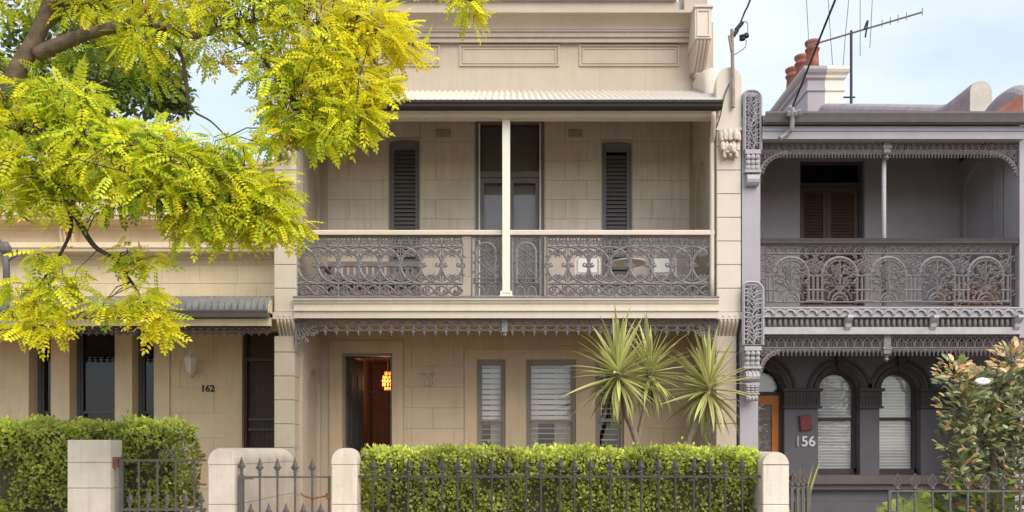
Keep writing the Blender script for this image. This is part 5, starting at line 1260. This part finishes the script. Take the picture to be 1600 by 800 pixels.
for (x, y, rx, ry, k) in clumps:
    for j in range(int(rx * ry / 5.2)):
        a, r = mr.uniform(0, 2 * PI), math.sqrt(mr.random()); Yl = YM + mr.uniform(-.5, .5)
        p = P(x + rx * r * math.cos(a), y + ry * r * math.sin(a), Yl)
        ci = mr.choices(range(8), (4, 5, 3, 4, 0.6, .6, 1., 1.2) if k == 0 else ((1, 1, .5, 1.5, 4, 4.5, 4, 2.5) if k == 1 else (3, 2, 2, 2, 1.5, 1, 1, 1)))[0]
        if k == 1 and y + ry * r * math.sin(a) > y + ry * .4: ci = ci % 4
        d = Vector((math.cos(a), mr.uniform(-1, .4), mr.uniform(.0, 1.0) + .3 * (-math.sin(a)))).normalized(); L = mr.uniform(.07, .125)
        side = d.cross(Vector((mr.uniform(-.6, .6), -.5, .8))).normalized(); up2 = side.cross(d)
        M = Matrix((side, d, up2)).transposed()
        if big < 300:
            o = bpy.data.objects.new('leaf', OL[ci]); col.objects.link(o); o.parent = cr; o.matrix_parent_inverse = Matrix.Identity(4)
            o.matrix_basis = Matrix.Translation(p) @ M.to_4x4() @ Matrix.Diagonal((L, L, L, 1)); big += 1
        else:
            MX.append(np.array(M) * L); LX_.append(p); CX.append([(.17, .20, .075), (.24, .26, .12), (.12, .16, .06), (.30, .33, .15), (.60, .30, .13), (.70, .44, .22), (.50, .38, .15), (.42, .44, .17)][ci])
if MX:
    bv = [(0, 0, 0), (.24, .4, .08), (.17, .8, .0), (0, 1, -.1), (-.17, .8, .0), (-.24, .4, .08)]
    o = scatter('leaves', bv, [(0, 1, 2, 3, 4, 5)], np.array(MX), np.array(LX_), np.array(CX), 'leaf_gloss', mg); o['kind'] = 'stuff'
fl = MB(); fc = P(1535, 597, YM - .5)
for k in range(8):
    a = k * PI / 4; fl.ell((fc.x + .05 * math.cos(a), fc.y, fc.z + .022 * math.sin(a) + .01), (.045, .03, .022), 8, 5)
fl.build('flower', 'petal', mg, True)
# low bright shrub and fern under the magnolia
def lowplant(name, label, cx_, Yc, ztop, w, n, cols, leafL, group=None):
    t = thing(name, label, 'shrub', (px(cx_, Yc), Yc, .1), group); X0 = px(cx_, Yc)
    m_ = MB()
    for k in range(9):
        a = k * .7; m_.tube([(X0 + .04 * math.cos(a), Yc + .04 * math.sin(a), .06), (X0 + w * .35 * math.cos(a), Yc + w * .2 * math.sin(a), ztop * .6), (X0 + w * .6 * math.cos(a), Yc + w * .3 * math.sin(a), ztop * .85)], .007, 5)
    o = m_.build('stems', 'stem', t)
    a = RNG.uniform(0, 2 * PI, n); r = np.sqrt(RNG.random(n)); z = RNG.uniform(.15, 1, n) ** .7
    Pp = np.stack([X0 + w * r * np.cos(a), Yc + .6 * w * r * np.sin(a), .1 + (ztop - .1) * z * (1 - .25 * r ** 2)], 1)
    D = np.stack([np.cos(a), np.sin(a), RNG.uniform(-.2, 1., n)], 1) + RNG.normal(0, .3, (n, 3)); Nr = np.array([0, -.4, 1.]) + RNG.normal(0, .5, (n, 3))
    M = frames(D, Nr) * RNG.uniform(.7, 1.3, n)[:, None, None] * leafL
    cc = np.array(cols)[RNG.integers(0, len(cols), n)] * RNG.uniform(.7, 1.2, (n, 1))
    o = scatter('leaves', [(0, 0, 0), (.24, .4, .08), (.17, .8, .0), (0, 1, -.1), (-.17, .8, .0), (-.24, .4, .08)], [(0, 1, 2, 3, 4, 5)], M, Pp, cc, 'leaf_green', t); o['kind'] = 'stuff'
lowplant('croton_shrub', 'low green and orange leaved shrub behind grey fence under the magnolia', 1540, -2.05, pz(745, -2.05), .62, 420, ((.14, .22, .04), (.24, .34, .06), (.36, .19, .06), (.40, .36, .08), (.09, .14, .04), (.18, .26, .05)), .13)
fn = thing('tree_fern', 'pale green fern fronds rising behind end of grey fence', 'fern', (px(1412, -2.05), -2.05, .1))
fronds = []
for k, (tx, ty) in enumerate(((1384, 796), (1392, 786), (1410, 782), (1425, 790), (1443, 772), (1440, 785), (1455, 795), (1372, 806))):
    b = Vector((px(1415, -2.05), -2.05, .25)); e = P(tx, ty, -2.05 + (.15 if k % 2 else -.12)); mid = (b + e) / 2 + Vector((0, 0, .15)); m_ = MB()
    pth = smooth_path([b, mid, e + Vector((0, 0, .02)), e + (e - mid) * .25 - Vector((0, 0, .06))], 9); m_.tube(pth, .006, 4)
    n = len(pth)
    for i in range(4, n - 1):
        tdir = (pth[i + 1] - pth[i]).normalized(); L = .11 * math.sin(PI * min(1, (i + 3) / (n + 3))) + .02; sd = tdir.cross(Vector((0, -.5, 1))).normalized()
        for s in (-1, 1):
            d = (sd * s + tdir * .4).normalized(); w_ = tdir * .011
            m_.add([pth[i] - w_, pth[i] + w_, pth[i] + d * L + w_ * .3 - Vector((0, 0, .02)), pth[i] + d * L - w_ * .3 - Vector((0, 0, .02))], [(0, 1, 2, 3)])
    fo = m_.build('frond', 'leaf_green', fn); at = fo.data.color_attributes.new('Col', 'FLOAT_COLOR', 'POINT')
    for d in at.data: d.color = (.34, .42, .10, 1)

# ================================================================== things on the balconies
yc = .95
bn_ = thing('garden_bench', 'grey timber slatted bench on balcony behind the iron lace', 'bench', (px(580, yc), yc, FL1))
ba, bb = px(507, yc), px(655, yc); bz = FL1
for i in range(14): MB().box(ba + .05 + i * (bb - ba - .1) / 14, ba + .05 + (i + .62) * (bb - ba - .1) / 14, yc + .2, yc + .22, bz + .40, bz + .72).build('back_slat', 'grey_timber', bn_)
MB().box(ba, bb, yc + .19, yc + .235, bz + .72, bz + .80).build('top_rail', 'grey_timber', bn_)
MB().box(ba, bb, yc + .195, yc + .23, bz + .36, bz + .40).build('back_rail', 'grey_timber', bn_)
for i in range(5): MB().box(ba, bb, yc - .28 + i * .095, yc - .28 + i * .095 + .08, bz + .40, bz + .425).build('seat_slat', 'grey_timber', bn_)
for x in (ba, bb - .06):
    for yy, h in ((yc - .28, .60), (yc + .24, .78)): MB().box(x, x + .06, yy, yy + .055, bz, bz + h).build('leg', 'grey_timber', bn_)
    MB().box(x - .005, x + .065, yc - .30, yc + .25, bz + .60, bz + .635).build('armrest', 'grey_timber', bn_)
MB().box(ba + .06, bb - .06, yc - .27, yc - .245, bz + .33, bz + .397).build('apron', 'grey_timber', bn_)
def wire_chair(cx_, Yc, rot, label):
    t = thing('cafe_chair', label, 'chair', (px(cx_, Yc), Yc, FL1), 'white metal chairs on the balcony')
    X0 = px(cx_, Yc)
    def T(p): return (X0 + p[0] * math.cos(rot) - p[1] * math.sin(rot), Yc + p[0] * math.sin(rot) + p[1] * math.cos(rot), FL1 + p[2])
    MB().lathe((X0, Yc, FL1 + .44), [(.20, 0), (.215, .01), (.215, .025), (.19, .035)], 20).build('seat', 'white', t)
    for a in range(4):
        q = PI / 4 + a * PI / 2; MB().tube([T((.17 * math.cos(q), .17 * math.sin(q), .44)), T((.22 * math.cos(q), .22 * math.sin(q), .0))], .012, 6).build('leg', 'white', t)
    hoop = [T((.19 * math.cos(R(180 - 180 * i / 12)), .20, .44 + .30 + .14 * math.sin(R(180 * i / 12)))) for i in range(13)]
    MB().tube([T((-.19, .17, .44))] + hoop + [T((.19, .17, .44))], .013, 6).build('back_hoop', 'white', t)
    MB().cbox(-.15, .15, 0, .012, 0, .22, .004).build('back_panel', 'white', t, loc=T((0, .195, .58)))
wire_chair(920, .75, 0, 'white metal cafe chair on balcony beside the glazed doors')
wire_chair(1041, .75, 0, 'white metal cafe chair on balcony in corner by cream pillar')
t = thing('cafe_table', 'small round white cafe table on balcony between white chairs', 'table', (px(982, .8), .8, FL1))
MB().lathe((px(982, .8), .8, FL1 + .68), [(.27, 0), (.28, .01), (.28, .025), (.27, .03)], 24).build('table_top', 'white_trim', t)
MB().tube([(px(982, .8), .8, FL1), (px(982, .8), .8, FL1 + .69)], .022, 8).build('pedestal', 'iron', t)
MB().lathe((px(982, .8), .8, FL1), [(.2, 0), (.2, .012), (.03, .04)], 16).build('foot', 'iron', t)
# on the grey balcony
Yp = .38
pt = thing('potted_shrub', 'pinkish dry leaved shrub in pot behind grey balcony lace', 'potted plant', (px(1512, Yp), Yp, GF))
MB().lathe((px(1512, Yp), Yp, GF), [(.17, 0), (.21, .22), (.24, .25), (.24, .28), (.2, .28), (.19, .24)], 16).build('pot', 'terracotta', pt)
n = 1100; a = RNG.uniform(0, 2 * PI, n); r = np.sqrt(RNG.random(n))
Pp = np.stack([px(1514, Yp) + .42 * r * np.cos(a), Yp + .28 * r * np.sin(a), GF + .08 + .42 * RNG.random(n) * (1.1 - .5 * r)], 1)
M = frames(np.stack([np.cos(a), np.sin(a), RNG.uniform(-.4, .8, n)], 1) + RNG.normal(0, .3, (n, 3)), np.array([0, -.5, 1.]) + RNG.normal(0, .5, (n, 3))) * RNG.uniform(.05, .09, n)[:, None, None]
o = scatter('leaves', [(0, 0, 0), (.24, .4, .08), (.17, .8, .0), (0, 1, -.1), (-.17, .8, .0), (-.24, .4, .08)], [(0, 1, 2, 3, 4, 5)], M, Pp, np.array([.85, .68, .58]) * RNG.uniform(.6, 1.2, (n, 1)), 'leaf_green', pt); o['kind'] = 'stuff'
st_ = MB()
for k in range(7): st_.tube([(px(1512, Yp), Yp, GF + .2), (px(1512, Yp) + .3 * math.cos(k), Yp + .2 * math.sin(k), GF + .42)], .008, 5)
st_.build('stems', 'stem', pt)
sc = thing('wall_sconce', 'brown bowl shaped wall sconce inside the grey balcony corner', 'wall light', (GX1, .55, pz(290, .5)))
MB().lathe((GX1 + .14, .55, pz(300, .55)), [(.03, 0), (.09, .03), (.14, .10), (.15, .11), (.12, .11), (.05, .05)], 14).build('bowl', 'brown_door', sc, True)
MB().lathe((GX1 + .12, .55, pz(289, .55)), [(.05, 0), (.085, .03), (.085, .20), (.05, .23)], 12).build('lamp_glass', 'terracotta', sc, True)
MB().tube([(GX1, .55, pz(292, .55)), (GX1 + .14, .55, pz(297, .55))], .015, 6).build('arm', 'brown_door', sc)
# hallway chandelier
hcx = P(606, 596, 4.0)
ch = thing('chandelier', 'glowing amber chandelier hanging in the hallway behind open door', 'chandelier', (hcx.x, 4.0, hcx.z))
MB().tube([(hcx.x, 4.0, hcx.z + .1), (hcx.x, 4.0, 3.295)], .008, 5).build('rod', 'rust', ch)
dr = MB()
for lvl, (rr, n) in enumerate(((.05, 6), (.09, 9), (.11, 11), (.10, 10), (.06, 6))):
    for k in range(n): dr.ell((hcx.x + rr * math.cos(2 * PI * k / n + lvl), 4.0 + rr * math.sin(2 * PI * k / n + lvl), hcx.z + .16 - lvl * .075), (.017, .017, .034), 6, 5)
o = dr.build('crystal_drops', 'amber', ch, True); o['kind'] = 'stuff'
pl_ = bpy.data.lights.new('chandelier_light', 'POINT'); pl_.energy = 9; pl_.color = (1, .5, .22); pl_.shadow_soft_size = .12
po = bpy.data.objects.new('chandelier_light', pl_); link(po, ch, (hcx.x, 3.8, hcx.z - .05))
# ================================================================== the golden street tree
PIN = []; PINF = []
def pinnate(n=6):
    v, f = [], []
    def leaflet(o, d, L, w, tilt):
        b = len(v); s = Vector((-d.y, d.x, 0))
        for t, k in ((0, 0), (.3, .5), (.7, .46), (1., 0.), (.7, -.46), (.3, -.5)):
            p = o + d * (L * t) + s * (w * k); v.append((p.x, p.y, p.z - tilt * L * t + abs(k) * w * .25))
        f.append(tuple(range(b, b + 6)))
    for i in range(n):
        t = .16 + .78 * i / (n - 1); z = -.22 * t * t
        for s in (-1, 1): leaflet(Vector((0, t, z)), Vector((s * .92, .38, 0)).normalized(), .24 * (1 - .25 * abs(t - .55)), .125, .22)
    leaflet(Vector((0, .98, -.22)), Vector((0, 1, 0)), .22, .125, .3)
    return v, f
PIN, PINF = pinnate()
tr = thing('street_tree', 'golden yellow leaved street tree overhanging footpath before the tan cottage', 'tree', (px(-95, -3.9), -3.9, 0))
YT = -3.9
def TP(x, y, Y=YT): return P(x, y, Y)
trunk = smooth_path([(px(-110, YT), YT, -.02), TP(-95, 620), TP(-62, 380), TP(-20, 220), TP(22, 120), TP(55, 62), TP(78, 0), TP(90, -90), TP(120, -220)], 5)
rr = [.13 - .095 * (i / (len(trunk) - 1)) for i in range(len(trunk))]
tk = MB().tube(trunk, rr, 12).build('trunk', 'bark', tr, True)
BR = []
def limb(pts, r0, r1, nm='limb'):
    p = smooth_path([TP(*q) for q in pts], 6); n = len(p); rad = [r0 + (r1 - r0) * i / (n - 1) for i in range(n)]
    MB().tube(p, rad, 8).build(nm, 'bark' if r0 > .05 else 'bark_dark', tr, True); BR.extend(p); return p
limb([(58, 85, YT), (95, 68, -3.95), (140, 52, -4.0), (190, 40, -4.0), (232, 34, -4.05), (300, 55, -4.1), (360, 40, -4.1), (440, 30, -4.1), (540, 55, -4.0)], .068, .012)
limb([(62, 40, YT), (110, 12, -3.7), (180, 4, -3.5), (260, -30, -3.4), (420, -70, -3.3), (560, -60, -3.3), (700, -30, -3.3), (745, 15, -3.3)], .07, .008)
limb([(-10, 200, YT), (40, 215, -4.2), (110, 228, -4.4), (200, 226, -4.5), (300, 250, -4.5), (390, 290, -4.4), (440, 330, -4.3)], .07, .008)
limb([(-35, 290, YT), (20, 272, -4.1), (70, 285, -4.3), (105, 310, -4.35), (122, 345, -4.35), (148, 385, -4.35), (180, 405, -4.35), (205, 440, -4.35), (228, 478, -4.35)], .045, .007)
limb([(100, 305, -4.35), (112, 350, -4.3), (98, 390, -4.3), (75, 425, -4.3), (55, 465, -4.25), (60, 510, -4.25)], .018, .006)
limb([(360, 40, -4.1), (395, 75, -4.15), (425, 110, -4.2), (455, 150, -4.2), (500, 190, -4.2), (560, 215, -4.2)], .022, .006)
limb([(232, 34, -4.05), (280, 80, -4.3), (290, 130, -4.3), (300, 170, -4.3), (330, 190, -4.3), (355, 215, -4.3)], .02, .005)
limb([(120, 130, -3.7), (150, 128, -3.6), (180, 135, -3.6)], .04, .012)
limb([(20, 125, YT), (70, 150, -3.8), (120, 132, -3.7)], .05, .038)
limb([(300, 250, -4.5), (330, 285, -4.6), (300, 300, -4.6), (270, 330, -4.6)], .02, .006)
limb([(78, -10, YT), (60, -60, -3.9), (20, -140, -4.1), (-60, -220, -4.3)], .09, .02)
limb([(90, -90, YT), (180, -160, -4.0), (300, -200, -4.2), (420, -180, -4.3)], .07, .015)
limb([(-20, 220, YT), (-90, 150, -3.8), (-180, 80, -3.7), (-260, 20, -3.6)], .08, .02)
# foliage masses: px, py, rx, ry, count, yellow share, depth centre, depth spread
BL_ = [
 (40, 20, 70, 26, 70, .55, -3.6, .5), (150, 20, 90, 30, 150, .6, -3.7, .5), (270, 20, 90, 40, 250, .75, -3.9, .6), (390, 25, 90, 45, 260, .45, -4.0, .6), (490, 40, 90, 50, 300, .7, -4.0, .6), (590, 55, 62, 48, 330, 1., -4.0, .5), (640, 88, 26, 20, 70, 1., -4.0, .3),
 (230, 75, 70, 40, 170, .6, -4.0, .6), (330, 85, 50, 36, 80, .5, -4.0, .5), (500, 110, 80, 46, 300, .75, -4.1, .5), (560, 140, 60, 36, 240, .85, -4.1, .4), (430, 110, 50, 50, 170, .4, -4.2, .5),
 (470, 180, 60, 44, 250, .6, -4.2, .4), (560, 195, 50, 32, 210, .8, -4.2, .4), (520, 222, 50, 26, 150, .6, -4.2, .3), (605, 150, 24, 20, 60, .85, -4.1, .3), (440, 225, 40, 26, 110, .5, -4.2, .4),
 (240, 128, 50, 22, 60, .2, -3.6, .4), (140, 95, 60, 26, 70, .2, -3.5, .4), (60, 120, 60, 26, 80, .3, -3.5, .5),
 (40, 165, 70, 36, 190, .5, -4.1, .5), (110, 170, 70, 36, 210, .45, -4.2, .5), (50, 215, 80, 34, 260, .5, -4.2, .5), (140, 220, 80, 32, 280, .5, -4.4, .5), (230, 225, 70, 26, 190, .5, -4.4, .5), (60, 265, 80, 30, 260, .55, -4.3, .5),
 (170, 268, 90, 34, 330, .6, -4.5, .5), (280, 262, 80, 30, 260, .55, -4.5, .5), (340, 250, 60, 30, 140, .45, -4.5, .4), (250, 305, 80, 26, 250, .55, -4.6, .4), (350, 300, 70, 34, 280, .55, -4.5, .4), (420, 310, 50, 34, 220, .65, -4.4, .4), (320, 345, 66, 26, 210, .6, -4.5, .3),
 (410, 352, 56, 26, 210, .7, -4.4, .3), (460, 362, 24, 18, 55, .8, -4.4, .2), (70, 300, 80, 24, 190, .55, -4.3, .4), (90, 332, 60, 18, 90, .5, -4.3, .3), (20, 325, 30, 20, 50, .5, -4.2, .3), (180, 330, 40, 16, 60, .5, -4.5, .3), (300, 378, 40, 12, 40, .6, -4.5, .2), (370, 385, 40, 10, 40, .7, -4.4, .2),
 (75, 410, 30, 13, 34, .7, -4.3, .12), (100, 440, 34, 15, 26, .7, -4.3, .12), (30, 462, 34, 16, 46, .7, -4.3, .12), (90, 462, 40, 14, 40, .65, -4.3, .12), (60, 492, 44, 18, 60, .7, -4.3, .12), (40, 525, 30, 18, 46, .85, -4.3, .1), (75, 520, 22, 16, 28, .85, -4.3, .1), (20, 500, 20, 12, 16, .7, -4.3, .1),
 (190, 412, 26, 12, 28, .7, -4.35, .1), (240, 425, 32, 13, 30, .7, -4.35, .1), (195, 438, 26, 10, 16, .7, -4.35, .1), (160, 490, 26, 16, 38, .65, -4.35, .1), (225, 478, 30, 18, 52, .75, -4.35, .1), (240, 508, 26, 16, 44, .85, -4.35, .1), (262, 530, 18, 12, 26, .95, -4.35, .1), (205, 495, 16, 10, 14, .7, -4.35, .1),
 (735, 8, 30, 20, 70, .8, -3.3, .2), (742, 36, 13, 14, 26, .9, -3.3, .1), (700, -10, 30, 16, 40, .6, -3.3, .2),
 (100, -70, 120, 60, 260, .5, -4.0, .9), (280, -80, 120, 60, 300, .6, -4.0, .9), (460, -60, 120, 50, 300, .7, -3.9, .8), (600, -50, 80, 40, 150, .8, -3.7, .6), (-80, -50, 100, 80, 200, .5, -4.0, .9), (-90, 90, 90, 90, 230, .5, -3.9, .9), (-90, 250, 80, 70, 200, .5, -4.1, .8), (200, -200, 200, 80, 320, .6, -4.0, 1.1), (-60, -200, 120, 80, 220, .5, -4.0, 1.), (420, -190, 120, 60, 220, .7, -4.1, .9), (-200, 60, 90, 100, 180, .5, -3.8, .8),
]
Lp, Dp, Np, Cp, Sp = [], [], [], [], []
tw = MB(); trnd = random.Random(11)
BRa = np.array([tuple(b) for b in BR])
GOLD, LIME, GREEN = np.array([.95, .86, .045]), np.array([.66, .77, .055]), np.array([.26, .38, .035])
for (x, y, rx, ry, n, yel, yc_, ys) in BL_:
    n = int(n * 1.05); y -= 16; x -= (6 if x > 250 else 0)
    # twigs that carry the mass
    nt = max(2, n // 13); tips = []
    for k in range(nt):
        a, r = trnd.uniform(0, 2 * PI), math.sqrt(trnd.random()) * .85; Yk = yc_ + trnd.gauss(0, ys * .45)
        e = P(x + rx * r * math.cos(a), y + ry * r * math.sin(a), Yk); tips.append(e)
        j = int(np.argmin(((BRa - np.array(e)) ** 2).sum(1))); b = Vector(BRa[j]); d = (e - b)
        if d.length > .05 and d.length < 2.2:
            mid = b + d * .5 + Vector((trnd.uniform(-.05, .05), trnd.uniform(-.05, .05), .12 * d.length)); tw.tube([b, mid, e, e + Vector((d.x * .12, d.y * .12, -.08))], [.007, .005, .0035, .002], 4, False)
    for k in range(n):
        a, r = trnd.uniform(0, 2 * PI), trnd.random() ** .5
        Yk = yc_ + trnd.gauss(0, ys * .5)
        p = P(x + rx * r * math.cos(a), y + ry * r * math.sin(a), Yk)
        t_ = tips[trnd.randrange(len(tips))]; p = p * .72 + t_ * .28
        out = Vector((math.cos(a) * .6 + .22, trnd.uniform(-.7, .3), -math.sin(a) * .25 - .28)) + Vector((trnd.gauss(0, .45), trnd.gauss(0, .4), trnd.gauss(0, .25)))
        Lp.append(p); Dp.append(out); Np.append((trnd.gauss(0, .38), trnd.gauss(-.5, .35), trnd.gauss(.85, .3)))
        q = trnd.random(); w = yel + trnd.gauss(0, .25)
        c = GOLD if w > .78 else (LIME if w > .22 else GREEN)
        if w > .5 and w <= .78: c = GOLD * .5 + LIME * .5
        Cp.append(np.array([.55, .36, .08]) if q > .985 else c * trnd.uniform(.68, 1.15)); Sp.append(trnd.uniform(.10, .215))
Lp, Dp, Np, Cp, Sp = np.array([tuple(p) for p in Lp]), np.array([tuple(p) for p in Dp]), np.array(Np), np.array(Cp), np.array(Sp)
M = frames(Dp, Np) * Sp[:, None, None]; M[:, :, 0] *= RNG.uniform(.65, 1.2, len(Sp))[:, None]; M[:, :, 2] *= RNG.uniform(.2, 2.4, len(Sp))[:, None]
o = tw.build('twigs', 'bark_dark', tr, False, False); o['kind'] = 'stuff'
o = scatter('crown', PIN, PINF, M, Lp, np.clip(Cp, 0, 1), 'leaf_gold', tr)
# ---- dark tree behind the cottage
def back_tree(name, label, X0, Y0, blobs, cols, n, trunk_h, ls):
    t = thing(name, label, 'tree', (X0, Y0, 0)); mb = MB()
    MB().tube([(X0, Y0, -.1), (X0 + .1, Y0, trunk_h * .5), (X0, Y0, trunk_h)], [.28, .22, .12], 10).build('trunk', 'bark', t, True)
    Lq, Cq = [], []
    for (bx, by, bz, r) in blobs:
        mb.tube([(X0, Y0, trunk_h * .8), ((X0 + bx) / 2, (Y0 + by) / 2, (trunk_h + bz) / 2 + .2), (bx, by, bz)], [.07, .05, .02], 5)
        v = RNG.normal(0, 1, (n, 3)); v /= np.linalg.norm(v, axis=1, keepdims=True); rad = r * RNG.random(n) ** .45 * (1 + .25 * np.sin(v[:, 0] * 5 + v[:, 2] * 4))
        Lq.append(np.array([bx, by, bz]) + v * rad[:, None] * np.array([1, 1, .8]))
    mb.build('limbs', 'bark', t)
    Lq = np.concatenate(Lq); k = len(Lq)
    Mq = frames(RNG.normal(0, 1, (k, 3)) + np.array([0, 0, -.3]), RNG.normal(0, .6, (k, 3)) + np.array([0, -.3, 1.])) * RNG.uniform(.7, 1.3, k)[:, None, None] * ls
    cc = np.array(cols)[RNG.integers(0, len(cols), k)] * RNG.uniform(.7, 1.25, (k, 1))
    scatter('crown', [(0, 0, 0), (.28, .4, .08), (.2, .8, .0), (0, 1, -.1), (-.2, .8, .0), (-.28, .4, .08)], [(0, 1, 2, 3, 4, 5)], Mq, Lq, cc, 'leaf_green', t)
YB_ = 9.5
def bt(x, y, Y=YB_): q = P(x, y, Y); return (q.x, q.y, q.z)
back_tree('garden_tree', 'dark green leafy tree standing behind the tan cottage roof', px(120, YB_), YB_, [(*bt(40, 70), 1.3), (*bt(110, 100), 1.5), (*bt(180, 80), 1.5), (*bt(225, 60), 1.2), (*bt(250, 120), .9), (*bt(110, 30), 1.5), (*bt(270, 155), .55), (*bt(30, 150), 1.2), (*bt(180, 140, 9), 1.0)], ((.08, .125, .025), (.12, .18, .035), (.17, .24, .05), (.26, .32, .07)), 900, 8.5, .17)
